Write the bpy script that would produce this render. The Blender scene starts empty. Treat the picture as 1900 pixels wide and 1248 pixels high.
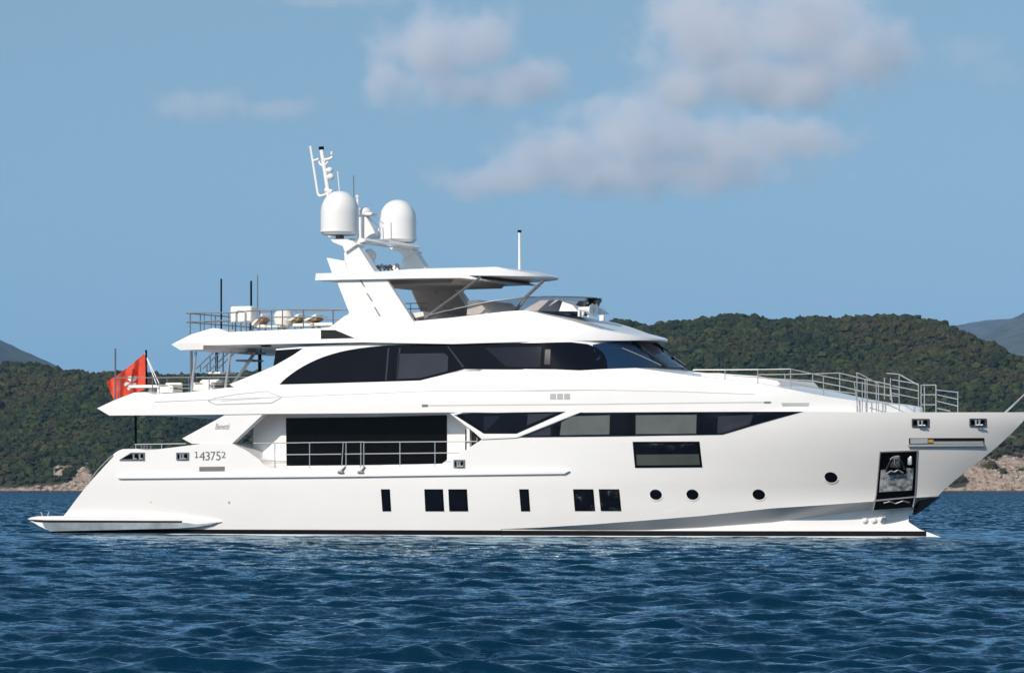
import bpy, bmesh, math, random
import numpy as np
from mathutils import Vector, Matrix
random.seed(7)
rng = np.random.default_rng(11)
sc = bpy.context.scene
col = sc.collection
R = math.radians

# ------------------------------------------------------------------ camera
# boat frame = world frame: x forward (stern 0, bow about 38), y to port, z up, sea level z = 0.
TH = R(24.0); DIST = 150.0; XT = 18.4; FPX = 7470.0; HOR = 905.5; CAMZ = 1.75
fv = Vector((-math.sin(TH), math.cos(TH), 0)); rv = Vector((math.cos(TH), math.sin(TH), 0))
CP = Vector((XT, 0, 0)) - fv * DIST; CP.z = CAMZ
cam = bpy.data.cameras.new('camera'); camo = bpy.data.objects.new('camera', cam); col.objects.link(camo)
camo.location = CP; camo.rotation_euler = (R(90), 0, TH)
cam.sensor_width = 36.0; cam.lens = 36.0 * FPX / 1900.0
cam.shift_y = (HOR - 624.0) / 1900.0
cam.clip_start = 1.0; cam.clip_end = 60000.0
sc.camera = camo

# ------------------------------------------------------------------ sky, sun, exposure
SUN_EL = R(34.0); SUN_AFT = R(10.0)
sund = Vector((-math.sin(SUN_AFT) * math.cos(SUN_EL), -math.cos(SUN_AFT) * math.cos(SUN_EL), math.sin(SUN_EL)))
w = bpy.data.worlds.new("World"); sc.world = w; w.use_nodes = True
nt = w.node_tree; nt.nodes.clear()
sky = nt.nodes.new('ShaderNodeTexSky'); sky.sky_type = 'NISHITA'; sky.sun_disc = False
sky.sun_elevation = SUN_EL; sky.sun_rotation = math.atan2(sund.x, sund.y) % (2 * math.pi)
sky.altitude = 0; sky.air_density = 1.0; sky.dust_density = 0.3; sky.ozone_density = 0.35
tcw = nt.nodes.new('ShaderNodeTexCoord'); lift = nt.nodes.new('ShaderNodeVectorMath'); lift.operation = 'ADD'; lift.inputs[1].default_value = (0, 0, .32)
nrm = nt.nodes.new('ShaderNodeVectorMath'); nrm.operation = 'NORMALIZE'      # the clear air here keeps its blue right down to the hills
nt.links.new(tcw.outputs['Generated'], lift.inputs[0]); nt.links.new(lift.outputs[0], nrm.inputs[0]); nt.links.new(nrm.outputs[0], sky.inputs[0])
bg = nt.nodes.new('ShaderNodeBackground'); bg.inputs['Strength'].default_value = 0.148
wo = nt.nodes.new('ShaderNodeOutputWorld')
tint = nt.nodes.new('ShaderNodeVectorMath'); tint.operation = 'MULTIPLY'; tint.inputs[1].default_value = (1.155, 1.235, 1.05)
nt.links.new(sky.outputs[0], tint.inputs[0]); nt.links.new(tint.outputs[0], bg.inputs[0]); nt.links.new(bg.outputs[0], wo.inputs[0])
sl = bpy.data.lights.new('sun', 'SUN'); sl.energy = 4.2; sl.angle = R(0.53); sl.color = (1.0, 0.915, 0.82)
so = bpy.data.objects.new('sun', sl); col.objects.link(so)
so.rotation_euler = sund.to_track_quat('Z', 'Y').to_euler(); so.location = (0, -60, 80)
sc.view_settings.view_transform = 'Standard'; sc.view_settings.look = 'None'
sc.view_settings.exposure = 0.0; sc.view_settings.gamma = 1.0
sc.render.engine = 'CYCLES'
cy = sc.cycles
cy.use_denoising = True; cy.max_bounces = 8; cy.volume_bounces = 4; cy.transparent_max_bounces = 12
cy.volume_step_rate = .6; cy.caustics_reflective = False; cy.caustics_refractive = False

# ------------------------------------------------------------------ materials
def new_mat(name):
    m = bpy.data.materials.new(name); m.use_nodes = True
    return m, m.node_tree, m.node_tree.nodes['Principled BSDF']
def N(t, typ, **kw):
    n = t.nodes.new(typ)
    for k, v in kw.items(): setattr(n, k, v)
    return n
def paint(name, c, rough=0.3, metal=0.0, coat=0.0, var=0.04, scale=1.5, bump=0.0, spec=0.5):
    m, t, b = new_mat(name)
    tc = N(t, 'ShaderNodeTexCoord'); nz = N(t, 'ShaderNodeTexNoise')
    nz.inputs['Scale'].default_value = scale; nz.inputs['Detail'].default_value = 5
    t.links.new(tc.outputs['Object'], nz.inputs['Vector'])
    mr = N(t, 'ShaderNodeMapRange'); mr.inputs[1].default_value = .3; mr.inputs[2].default_value = .7
    mr.inputs[3].default_value = 1 - var; mr.inputs[4].default_value = 1 + var
    t.links.new(nz.outputs['Fac'], mr.inputs[0])
    mx = N(t, 'ShaderNodeVectorMath', operation='SCALE'); mx.inputs[0].default_value = c[:3]
    t.links.new(mr.outputs[0], mx.inputs['Scale']); t.links.new(mx.outputs[0], b.inputs['Base Color'])
    b.inputs['Roughness'].default_value = rough; b.inputs['Metallic'].default_value = metal
    b.inputs['Coat Weight'].default_value = coat; b.inputs['Coat Roughness'].default_value = .08
    b.inputs['Specular IOR Level'].default_value = spec
    if bump:
        bp = N(t, 'ShaderNodeBump'); bp.inputs['Strength'].default_value = bump; bp.inputs['Distance'].default_value = .02
        t.links.new(nz.outputs['Fac'], bp.inputs['Height']); t.links.new(bp.outputs[0], b.inputs['Normal'])
    return m
def link_obj(name, me, parent=None, kind=None):
    o = bpy.data.objects.new(name, me); col.objects.link(o)
    if parent: o.parent = parent
    if kind: o['kind'] = kind
    return o
def tag(o, label, cat, group=None):
    o['label'] = label; o['category'] = cat
    if group: o['group'] = group
    return o
def np_mesh(name, V, F, mat=None, smooth=True):
    me = bpy.data.meshes.new(name); V = np.asarray(V, np.float32); F = np.asarray(F, np.int32)
    k = F.shape[1]
    me.vertices.add(len(V)); me.vertices.foreach_set('co', V.ravel())
    me.loops.add(F.size); me.loops.foreach_set('vertex_index', F.ravel())
    me.polygons.add(len(F)); me.polygons.foreach_set('loop_start', np.arange(0, F.size, k, dtype=np.int32))
    me.polygons.foreach_set('use_smooth', np.full(len(F), smooth))
    me.update(calc_edges=True)
    if mat: me.materials.append(mat)
    return me
def grid_faces(nr, nc):
    i = np.arange((nr - 1) * (nc - 1)); r = i // (nc - 1); c = i % (nc - 1); a = r * nc + c
    return np.stack([a, a + 1, a + nc + 1, a + nc], 1)
def vnoise(x, y, seed):
    """smooth value noise on arrays, about -1..1"""
    xi = np.floor(x).astype(np.int64); yi = np.floor(y).astype(np.int64); fx = x - xi; fy = y - yi
    fx = fx * fx * (3 - 2 * fx); fy = fy * fy * (3 - 2 * fy)
    def h(a, b):
        n = (a * 374761393 + b * 668265263 + seed * 1442695041) & 0x7fffffff
        n = ((n ^ (n >> 13)) * 1274126177) & 0x7fffffff
        return ((n ^ (n >> 16)) & 0xffff) / 32767.5 - 1
    return (h(xi, yi) * (1 - fx) + h(xi + 1, yi) * fx) * (1 - fy) + (h(xi, yi + 1) * (1 - fx) + h(xi + 1, yi + 1) * fx) * fy
def fbm(x, y, seed, o=4):
    s = 0; a = 1; t = 0
    for k in range(o):
        s = s + a * vnoise(x * 2 ** k + 17.3 * k, y * 2 ** k - 9.1 * k, seed + k); t += a; a *= .5
    return s / t

# ------------------------------------------------------------------ sea
def build_sea():
    m, t, b = new_mat('sea_water')
    t.nodes.remove(b)
    body = N(t, 'ShaderNodeBsdfDiffuse'); body.inputs['Color'].default_value = (0.0008, 0.019, 0.042, 1)
    gl = N(t, 'ShaderNodeBsdfGlossy'); gl.inputs['Color'].default_value = (.58, .79, .95, 1); gl.inputs['Roughness'].default_value = .09
    fre = N(t, 'ShaderNodeFresnel'); fre.inputs['IOR'].default_value = 1.275
    mxs = N(t, 'ShaderNodeMixShader'); t.links.new(fre.outputs[0], mxs.inputs[0]); t.links.new(body.outputs[0], mxs.inputs[1]); t.links.new(gl.outputs[0], mxs.inputs[2])
    t.links.new(mxs.outputs[0], t.nodes['Material Output'].inputs['Surface'])
    geo = N(t, 'ShaderNodeNewGeometry')
    acc = None
    for sc_, st_, dt in ((1.3, .12, 2), (5.0, .27, 2), (15.0, .26, 2)):
        nz = N(t, 'ShaderNodeTexNoise'); nz.inputs['Scale'].default_value = sc_; nz.inputs['Detail'].default_value = dt
        t.links.new(geo.outputs['Position'], nz.inputs['Vector'])
        sb = N(t, 'ShaderNodeVectorMath', operation='SUBTRACT'); sb.inputs[1].default_value = (.5, .5, .5)
        t.links.new(nz.outputs['Color'], sb.inputs[0])
        ml = N(t, 'ShaderNodeVectorMath', operation='MULTIPLY'); ml.inputs[1].default_value = (st_ * 2, st_ * 2, 0)
        t.links.new(sb.outputs[0], ml.inputs[0])
        if acc is None: acc = ml
        else:
            ad = N(t, 'ShaderNodeVectorMath', operation='ADD'); t.links.new(acc.outputs[0], ad.inputs[0]); t.links.new(ml.outputs[0], ad.inputs[1]); acc = ad
    lo_ = N(t, 'ShaderNodeAttribute', attribute_name='chop'); nz = N(t, 'ShaderNodeTexNoise'); nz.inputs['Scale'].default_value = .9; nz.inputs['Detail'].default_value = 2
    t.links.new(geo.outputs['Position'], nz.inputs['Vector'])      # chop too short for the distant part of the sheet to carry as geometry
    sb = N(t, 'ShaderNodeVectorMath', operation='SUBTRACT'); sb.inputs[1].default_value = (.5, .5, .5); t.links.new(nz.outputs['Color'], sb.inputs[0])
    zf = N(t, 'ShaderNodeVectorMath', operation='MULTIPLY'); zf.inputs[1].default_value = (13, 13, 0); t.links.new(sb.outputs[0], zf.inputs[0])
    sx = N(t, 'ShaderNodeVectorMath', operation='SCALE'); t.links.new(zf.outputs[0], sx.inputs[0]); t.links.new(lo_.outputs['Fac'], sx.inputs['Scale'])
    ac2 = N(t, 'ShaderNodeVectorMath', operation='ADD'); t.links.new(acc.outputs[0], ac2.inputs[0]); t.links.new(sx.outputs[0], ac2.inputs[1])
    le_ = N(t, 'ShaderNodeAttribute', attribute_name='lee'); acc = N(t, 'ShaderNodeVectorMath', operation='SCALE'); t.links.new(ac2.outputs[0], acc.inputs[0]); t.links.new(le_.outputs['Fac'], acc.inputs['Scale'])
    ad = N(t, 'ShaderNodeVectorMath', operation='ADD'); t.links.new(geo.outputs['Normal'], ad.inputs[0]); t.links.new(acc.outputs[0], ad.inputs[1])
    nm = N(t, 'ShaderNodeVectorMath', operation='NORMALIZE'); t.links.new(ad.outputs[0], nm.inputs[0])
    # wavelets turned away from the eye are hidden by their neighbours: fold their slope to the visible side
    dt_ = N(t, 'ShaderNodeVectorMath', operation='DOT_PRODUCT'); t.links.new(nm.outputs[0], dt_.inputs[0]); t.links.new(geo.outputs['Incoming'], dt_.inputs[1])
    mn = N(t, 'ShaderNodeMath', operation='MINIMUM'); mn.inputs[1].default_value = 0.0; t.links.new(dt_.outputs['Value'], mn.inputs[0])
    m2 = N(t, 'ShaderNodeMath', operation='MULTIPLY'); m2.inputs[1].default_value = -2.0; t.links.new(mn.outputs[0], m2.inputs[0])
    sc2 = N(t, 'ShaderNodeVectorMath', operation='SCALE'); t.links.new(geo.outputs['Incoming'], sc2.inputs[0]); t.links.new(m2.outputs[0], sc2.inputs['Scale'])
    fo = N(t, 'ShaderNodeVectorMath', operation='ADD'); t.links.new(nm.outputs[0], fo.inputs[0]); t.links.new(sc2.outputs[0], fo.inputs[1])
    nm = N(t, 'ShaderNodeVectorMath', operation='NORMALIZE'); t.links.new(fo.outputs[0], nm.inputs[0])
    for q_ in (body, gl, fre): t.links.new(nm.outputs[0], q_.inputs['Normal'])
    # polar sheet round the viewer's bay: fine where the yacht lies, coarse elsewhere, out past the horizon
    fine = np.linspace(-R(8.6), R(8.6), 1000)
    co = np.concatenate([np.linspace(-math.pi, -R(30), 40), np.linspace(-R(29), -R(8.7), 60)])
    ang = np.concatenate([co, fine, -co[::-1]])
    rad = [3.0, 8.0, 14.0, 20.0, 25.0, 29.0]; d = 31.0
    while d < 2300: rad.append(d); d += max(.05, .0016 * d)
    rad += [2600, 3200, 4500, 7000, 11000, 17000]
    rad = np.array(rad)
    Rr, A = np.meshgrid(rad, ang, indexing='ij')
    X = CP.x + Rr * (fv.x * np.cos(A) + rv.x * np.sin(A)); Y = CP.y + Rr * (fv.y * np.cos(A) + rv.y * np.sin(A))
    dr = np.gradient(rad)[:, None] * np.ones_like(A); da = np.gradient(ang)[None, :] * Rr
    space = np.maximum(dr, da)
    Z = np.zeros_like(X); DX = np.zeros_like(X); DY = np.zeros_like(X); LOST = np.zeros_like(X)
    # sheltered water along the yacht's side
    lee = 1 - .62 * np.exp(-((np.clip(np.abs(Y), 3.5, None) - 3.5) / 24.0) ** 2) * np.clip((X + 4) / 9, 0, 1) * np.clip((46 - X) / 12, 0, 1)
    nw = 96
    r2 = np.random.default_rng(5)
    lam = np.exp(np.linspace(math.log(.26), math.log(5.0), nw))
    main = math.atan2(-fv.y, -fv.x) + .22
    for L in lam:
        k = 2 * math.pi / L; th = main + r2.normal(0, .48); ph = r2.uniform(0, 6.283)
        s = .032 * (1.9 if L < .8 else (1.2 if L < 1.5 else (.7 if L < 2.4 else .4))); a = s / k
        q = np.clip(L / space / 3.0 - .6, 0, 1)
        LOST += (s * (1 - q)) ** 2 * .5
        if not q.any(): continue
        # slow group envelope so crests stay short
        env = .55 + .75 * np.clip(.5 + .5 * vnoise(X / (3.2 * L) + L * 31, Y / (3.2 * L) - L * 17, 3), 0, 1)
        p = k * (X * math.cos(th) + Y * math.sin(th)) + ph
        q = q * lee; c = np.cos(p) * a * q * env; sn = np.sin(p) * a * q * env
        Z += c; DX -= .75 * math.cos(th) * sn; DY -= .75 * math.sin(th) * sn
    V = np.stack([X + DX, Y + DY, Z], -1).reshape(-1, 3)
    F = grid_faces(len(rad), len(ang))
    me = np_mesh('sea', V, F, m)
    at3 = me.attributes.new('lee', 'FLOAT', 'POINT'); at3.data.foreach_set('value', lee.ravel().astype(np.float32))
    at2 = me.attributes.new('chop', 'FLOAT', 'POINT'); at2.data.foreach_set('value', np.sqrt(LOST).ravel().astype(np.float32))
    o = link_obj('sea', me, kind='structure')
    return o
build_sea()

# ------------------------------------------------------------------ hills
def fr(s, t, z): return np.stack([CP.x + fv.x * t + rv.x * s, CP.y + fv.y * t + rv.y * s, z], -1)
RID_PX = np.array([-700, -300, 0, 60, 110, 160, 200, 260, 330, 420, 500, 600, 700, 800, 900, 1000, 1080, 1140, 1205, 1240, 1300, 1350, 1400, 1450, 1500, 1560, 1620, 1680, 1720, 1760, 1800, 1840, 1870, 1900, 1960, 2100, 2400, 2700])
RID_Y = np.array([720, 690, 679, 680, 688, 694, 698, 697, 698, 696, 690, 684, 676, 664, 648, 630, 612, 603, 606, 597, 592, 586, 590, 595, 591, 595, 595, 600, 606, 624, 641, 663, 677, 689, 716, 752, 790, 830])
TR = 2420.0
def shore_t(s): return 2005 + 14 * fbm(s / 90, s * 0 + 2.2, 41, 3)
def ground_h(s, t):
    px = 950 + FPX * s / TR
    H = (HOR - 14.0 - np.interp(px, RID_PX, RID_Y)) * TR / FPX + CAMZ
    H = H * (1 + .03 * fbm(s / 40, s * 0 + 5, 8, 2))
    ts = shore_t(s); u = (t - ts) / (TR - ts)
    uc = np.clip(u, 0, 1)
    prof = np.sin(uc * math.pi / 2) ** .95
    win = np.clip(uc * 5, 0, 1) * np.clip((1 - uc) * 2.2, 0, 1)
    spur = fbm(s / 70 + .5 * uc, uc * 1.7 + 3, 12, 4)
    h = H * prof * (1 + .26 * spur * win) + 2.2 * fbm(s / 14, t / 14, 33, 3) * win
    h = h + np.clip(u * 60, 0, 1) * 1.6
    back = np.clip(u - 1, 0, 4)
    h = h * np.clip(1 - .35 * back ** 1.3, 0, 1)
    return np.where(u < 0, -1.2 + np.maximum(u * 200, -1.2), h)
def rock_mask(s, t):
    px = 950 + FPX * s / t; h = ground_h(s, t)
    def blob(cx, wx, top): return np.clip(1.25 - ((px - cx) / wx) ** 2 - np.clip(h / top, 0, 3) ** 2, -1.5, 1)
    m = np.maximum(blob(205, 145, 15), blob(1890, 115, 25))
    m = np.maximum(m, blob(1150, 160, 9)); m = np.maximum(m, blob(-260, 150, 12))
    n = fbm(s / 11, h / 5 + 9, 77, 4)
    r = m * .9 + n * 1.15 - .42
    rock = np.clip(r * 3, 0, 1)
    strip = np.clip((2.4 + 1.2 * fbm(s / 9, s * 0, 5, 3) - h) * 1.4, 0, 1)
    return np.maximum(rock, strip)
def wet(t, b, colsock):
    g = N(t, 'ShaderNodeNewGeometry'); sp = N(t, 'ShaderNodeSeparateXYZ'); t.links.new(g.outputs['Position'], sp.inputs[0])
    mr = N(t, 'ShaderNodeMapRange', interpolation_type='SMOOTHSTEP'); mr.inputs[1].default_value = .45; mr.inputs[2].default_value = 1.0; mr.inputs[3].default_value = .28; mr.inputs[4].default_value = 1.0
    t.links.new(sp.outputs['Z'], mr.inputs[0]); s = N(t, 'ShaderNodeVectorMath', operation='SCALE')
    t.links.new(colsock, s.inputs[0]); t.links.new(mr.outputs[0], s.inputs['Scale']); t.links.new(s.outputs[0], b.inputs['Base Color'])
def build_hill():
    m, t, b = new_mat('hillside')
    at_ = N(t, 'ShaderNodeAttribute', attribute_name='rock'); geo = N(t, 'ShaderNodeNewGeometry')
    n1 = N(t, 'ShaderNodeTexNoise'); n1.inputs['Scale'].default_value = .35; n1.inputs['Detail'].default_value = 8
    n2 = N(t, 'ShaderNodeTexNoise'); n2.inputs['Scale'].default_value = .06; n2.inputs['Detail'].default_value = 6
    for n in (n1, n2): t.links.new(geo.outputs['Position'], n.inputs['Vector'])
    rr = N(t, 'ShaderNodeValToRGB'); e = rr.color_ramp.elements
    e[0].position = .33; e[0].color = (.12, .09, .07, 1); e[1].position = .62; e[1].color = (.38, .295, .235, 1)
    x = e.new(.48); x.color = (.34, .25, .19, 1)
    gr = N(t, 'ShaderNodeValToRGB'); e = gr.color_ramp.elements
    e[0].position = .35; e[0].color = (.022, .030, .015, 1); e[1].position = .65; e[1].color = (.060, .052, .030, 1)
    t.links.new(n1.outputs['Fac'], rr.inputs[0]); t.links.new(n2.outputs['Fac'], gr.inputs[0])
    mx = N(t, 'ShaderNodeMix', data_type='RGBA')
    t.links.new(at_.outputs['Fac'], mx.inputs['Factor']); t.links.new(gr.outputs[0], mx.inputs['A']); t.links.new(rr.outputs[0], mx.inputs['B'])
    wet(t, b, mx.outputs['Result']); b.inputs['Roughness'].default_value = .95
    b.inputs['Specular IOR Level'].default_value = .1
    bp = N(t, 'ShaderNodeBump'); bp.inputs['Distance'].default_value = 1.5; bp.inputs['Strength'].default_value = .8
    t.links.new(n1.outputs['Fac'], bp.inputs['Height']); t.links.new(bp.outputs[0], b.inputs['Normal'])
    s = np.concatenate([np.arange(-900, -380, 8.0), np.arange(-380, 380, 1.6), np.arange(380, 900, 8.0)])
    t_ = np.concatenate([np.arange(1960, 2080, 1.6), np.arange(2080, 2480, 5.0), np.arange(2480, 3300, 30.0)])
    T, S = np.meshgrid(t_, s, indexing='ij'); Z = ground_h(S, T); rk = rock_mask(S, T)
    Z = Z + rk * (1.6 * np.abs(fbm(S / 5, T / 5, 91, 3)))
    me = np_mesh('hill', fr(S, T, Z).reshape(-1, 3), grid_faces(len(t_), len(s)), m)
    a = me.attributes.new('rock', 'FLOAT', 'POINT'); a.data.foreach_set('value', rk.ravel().astype(np.float32))
    link_obj('hill', me, kind='structure')
build_hill()

def ico(sub):
    bm = bmesh.new(); bmesh.ops.create_icosphere(bm, subdivisions=sub, radius=1.0)
    V = np.array([v.co[:] for v in bm.verts]); F = np.array([[v.index for v in f.verts] for f in bm.faces]); bm.free()
    return V, F
def build_forest():
    m, t, b = new_mat('forest_leaves')
    at_ = N(t, 'ShaderNodeAttribute', attribute_name='tint'); geo = N(t, 'ShaderNodeNewGeometry')
    n1 = N(t, 'ShaderNodeTexNoise'); n1.inputs['Scale'].default_value = 1.3; n1.inputs['Detail'].default_value = 6
    t.links.new(geo.outputs['Position'], n1.inputs['Vector'])
    mr = N(t, 'ShaderNodeMapRange'); mr.inputs[1].default_value = .32; mr.inputs[2].default_value = .68; mr.inputs[3].default_value = .45; mr.inputs[4].default_value = 1.6
    t.links.new(n1.outputs['Fac'], mr.inputs[0])
    vm = N(t, 'ShaderNodeVectorMath', operation='SCALE'); t.links.new(at_.outputs['Color'], vm.inputs[0]); t.links.new(mr.outputs[0], vm.inputs['Scale'])
    t.links.new(vm.outputs[0], b.inputs['Base Color']); b.inputs['Roughness'].default_value = .9; b.inputs['Specular IOR Level'].default_value = .15
    bp = N(t, 'ShaderNodeBump'); bp.inputs['Distance'].default_value = .8; t.links.new(n1.outputs['Fac'], bp.inputs['Height']); t.links.new(bp.outputs[0], b.inputs['Normal'])
    n = 88000
    s = rng.uniform(-480, 480, n); u = rng.uniform(0, 1, n) ** .85
    tt = shore_t(s) + 4 + u * (TR + 45 - shore_t(s))
    s = s * (tt / TR)
    h = ground_h(s, tt); rk = rock_mask(s, tt)
    keep = (h > 1.5) & (rng.uniform(0, 1, n) > rk * 1.05) & (rng.uniform(-.9, 1, n) > .55 * fbm(s / 30, tt / 45, 60, 3) - .55)
    s, tt, h = s[keep], tt[keep], h[keep]; n = len(s)
    rad = np.exp(rng.normal(math.log(1.30), .45, n)); rad = np.clip(rad, .6, 3.6)
    rad *= np.clip(.55 + h / 25, .55, 1.0)
    V0, F0 = ico(2)
    nv = len(V0)
    dirs = V0[None] * np.ones((n, 1, 1))
    jit = 1 + rng.uniform(-.34, .30, (n, nv, 1))
    sc3 = np.stack([rad * rng.uniform(.8, 1.25, n), rad * rng.uniform(.8, 1.25, n), rad * rng.uniform(.6, 1.05, n)], -1)[:, None, :]
    P = dirs * jit * sc3
    ctr = fr(s, tt, h + rad * .45)
    V = (P + ctr[:, None, :]).reshape(-1, 3)
    F = (F0[None] + (np.arange(n) * nv)[:, None, None]).reshape(-1, 3)
    me = np_mesh('forest', V, F, m, smooth=False)
    pal = np.array([[.028, .040, .018], [.036, .047, .020], [.021, .031, .017], [.050, .048, .024], [.054, .047, .029], [.040, .040, .025], [.044, .055, .022]])
    patch = fbm(s / 55, tt / 60, 21, 3)
    idx = np.clip((patch * 4.2 + 3 + rng.normal(0, 1.5, n)).astype(int), 0, len(pal) - 1)
    order = np.array([2, 0, 1, 6, 5, 3, 4]); c = pal[order[idx]] * np.array([1.04, 1.0, .72]) * rng.uniform(.62, 1.15, (n, 1))
    C4 = np.ones((n, nv, 4), np.float32); C4[..., :3] = c[:, None, :]
    a = me.attributes.new('tint', 'FLOAT_COLOR', 'POINT'); a.data.foreach_set('color', C4.ravel())
    o = link_obj('forest', me, kind='stuff'); o['label'] = 'dense dark green scrub forest covering the hills behind the yacht'
build_forest()

def build_shore_rocks():
    m = paint('shore_rock', (.31, .25, .20), .9, var=.45, scale=.5, bump=.5, spec=.2)
    wet(m.node_tree, m.node_tree.nodes['Principled BSDF'], m.node_tree.nodes['Principled BSDF'].inputs['Base Color'].links[0].from_socket)
    V0, F0 = ico(2); nv = len(V0)
    n1 = 1500
    s = rng.uniform(-330, 330, n1); tt = shore_t(s) + rng.uniform(-3, 5, n1); r = np.exp(rng.normal(math.log(.5), .45, n1)); z = np.clip(ground_h(s, tt), -.2, 1.8) + .1
    n2 = 16000
    s2 = rng.uniform(-460, 460, n2); t2 = shore_t(s2) + rng.uniform(2, 90, n2); k = (rock_mask(s2, t2) > .75) & (rng.uniform(0, 1, n2) < .8); s2, t2 = s2[k], t2[k]
    r2 = np.exp(rng.normal(math.log(.8), .5, len(s2))); z2 = ground_h(s2, t2) + .3
    s = np.concatenate([s, s2]); tt = np.concatenate([tt, t2]); r = np.concatenate([r, r2]); z = np.concatenate([z, z2]); n = len(s)
    P = V0[None] * (1 + rng.uniform(-.3, .25, (n, nv, 1))) * np.stack([r * rng.uniform(.8, 1.6, n), r, r * rng.uniform(.6, 1.2, n)], -1)[:, None, :]
    V = (P + fr(s, tt, z)[:, None, :]).reshape(-1, 3)
    F = (F0[None] + (np.arange(n) * nv)[:, None, None]).reshape(-1, 3)
    o = link_obj('shore_rocks', np_mesh('shore_rocks', V, F, m, smooth=False), kind='stuff')
    o['label'] = 'pale pinkish boulders and rock outcrops along the shoreline'
build_shore_rocks()

def far_hill(name, px, y, dist, depth, seed, c0, c1):
    m, t, b = new_mat(name + '_ground'); geo = N(t, 'ShaderNodeNewGeometry')
    n1 = N(t, 'ShaderNodeTexNoise'); n1.inputs['Scale'].default_value = .02; n1.inputs['Detail'].default_value = 8
    t.links.new(geo.outputs['Position'], n1.inputs['Vector'])
    rr = N(t, 'ShaderNodeValToRGB'); e = rr.color_ramp.elements; e[0].position = .35; e[0].color = (*c0, 1); e[1].position = .65; e[1].color = (*c1, 1)
    t.links.new(n1.outputs['Fac'], rr.inputs[0]); t.links.new(rr.outputs[0], b.inputs['Base Color']); b.inputs['Roughness'].default_value = .95
    px = np.array(px, float); y = np.array(y, float)
    s = np.linspace((px[0] - 950) * dist / FPX, (px[-1] - 950) * dist / FPX, 400)
    H = (HOR - np.interp(950 + FPX * s / dist, px, y)) * dist / FPX
    u = np.linspace(-1, 1, 120)
    U, S = np.meshgrid(u, s, indexing='ij'); Hs = np.broadcast_to(H, U.shape)
    prof = np.cos(np.abs(U) * math.pi / 2) ** .9
    spur = fbm(S / (depth * .22) + .4 * U, U * 1.6 + seed, seed, 5)
    Z = Hs * prof * (1 + .22 * spur * np.clip(np.abs(U) * 3, 0, 1)) + 5 * fbm(S / 60, U * depth / 60, seed + 9, 3) * np.clip(Hs / 60, 0, 1) - 1.5
    me = np_mesh(name, fr(S, dist + U * depth, np.maximum(Z, -1.5)).reshape(-1, 3), grid_faces(len(u), len(s)), m)
    link_obj(name, me, kind='structure')
G0, G1 = (.030, .045, .028), (.085, .085, .055)
far_hill('distant_hill', [-500, -250, -120, -40, 0, 20, 50, 85, 110, 160, 260], [640, 560, 575, 612, 628, 635, 651, 667, 680, 720, 905], 8000, 1300, 3, G0, G1)
far_hill('distant_hill', [1690, 1765, 1800, 1830, 1858, 1900, 1960, 2060, 2300], [660, 604, 597, 593, 591, 588, 585, 640, 905], 15000, 2000, 8, G0, (.10, .09, .07))
far_hill('distant_hill', [1770, 1800, 1830, 1850, 1876, 1900, 1960, 2050, 2200, 2500], [660, 632, 612, 602, 588, 577, 545, 520, 560, 905], 11000, 1600, 5, G0, G1)

# ================================================================== the yacht
WHITE = paint('white_gelcoat', (.80, .778, .758), .30, coat=.35, var=.012, scale=.9, bump=.03)
CREAM = paint('cream_upholstery', (.76, .73, .67), .8, var=.06, scale=6)
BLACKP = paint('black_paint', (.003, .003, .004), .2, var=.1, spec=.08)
GLASS = paint('tinted_glass', (.004, .005, .009), .06, var=.1, spec=.13)
BLIND = paint('grey_blind', (.030, .031, .042), .10, var=.1, scale=2, spec=.3)
BLINDG = paint('green_grey_blind', (.105, .115, .110), .10, var=.1, scale=2)
STEEL = paint('polished_steel', (.50, .49, .48), .3, metal=.55, var=.05)
PALE = paint('satin_aluminium', (.62, .62, .63), .35, metal=.25, var=.06)
DSTEEL = paint('dull_steel', (.20, .20, .21), .4, metal=.7, var=.1)
MESHG = paint('grey_louvre', (.42, .42, .42), .6, var=.08)
GROOVE = paint('seam_sealant', (.50, .49, .48), .6, var=.05)
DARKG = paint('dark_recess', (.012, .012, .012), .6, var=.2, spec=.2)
TEAK = paint('teak', (.30, .19, .11), .7, var=.2, scale=8)
BOOT = paint('boot_stripe_black', (.007, .007, .008), .7, var=.15, spec=.08)
RED = paint('red_cloth', (.92, .15, .085), .75, var=.08, scale=5)
WCLOTH = paint('white_cloth', (.75, .73, .70), .8, var=.05)
GREYL = paint('hull_letter_grey', (.10, .10, .11), .5, var=.05)
def windshield_mat():
    m, t, b = new_mat('windshield_glass')
    b.inputs['Base Color'].default_value = (.005, .022, .058, 1); b.inputs['Roughness'].default_value = .12  # blue of the reflected sky is put into the base colour
    b.inputs['Specular IOR Level'].default_value = .9
    return m
WSHIELD = windshield_mat()
def smoke_mat():
    m = bpy.data.materials.new('smoked_acrylic'); m.use_nodes = True; t = m.node_tree; t.nodes.clear()
    tr = N(t, 'ShaderNodeBsdfTransparent'); tr.inputs[0].default_value = (.76, .74, .75, 1)
    gl = N(t, 'ShaderNodeBsdfGlossy'); gl.inputs['Roughness'].default_value = .05
    fr_ = N(t, 'ShaderNodeFresnel'); fr_.inputs[0].default_value = 1.35
    mx = N(t, 'ShaderNodeMixShader'); o = N(t, 'ShaderNodeOutputMaterial')
    t.links.new(fr_.outputs[0], mx.inputs[0]); t.links.new(tr.outputs[0], mx.inputs[1]); t.links.new(gl.outputs[0], mx.inputs[2]); t.links.new(mx.outputs[0], o.inputs[0])
    return m
SMOKE = smoke_mat()

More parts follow.
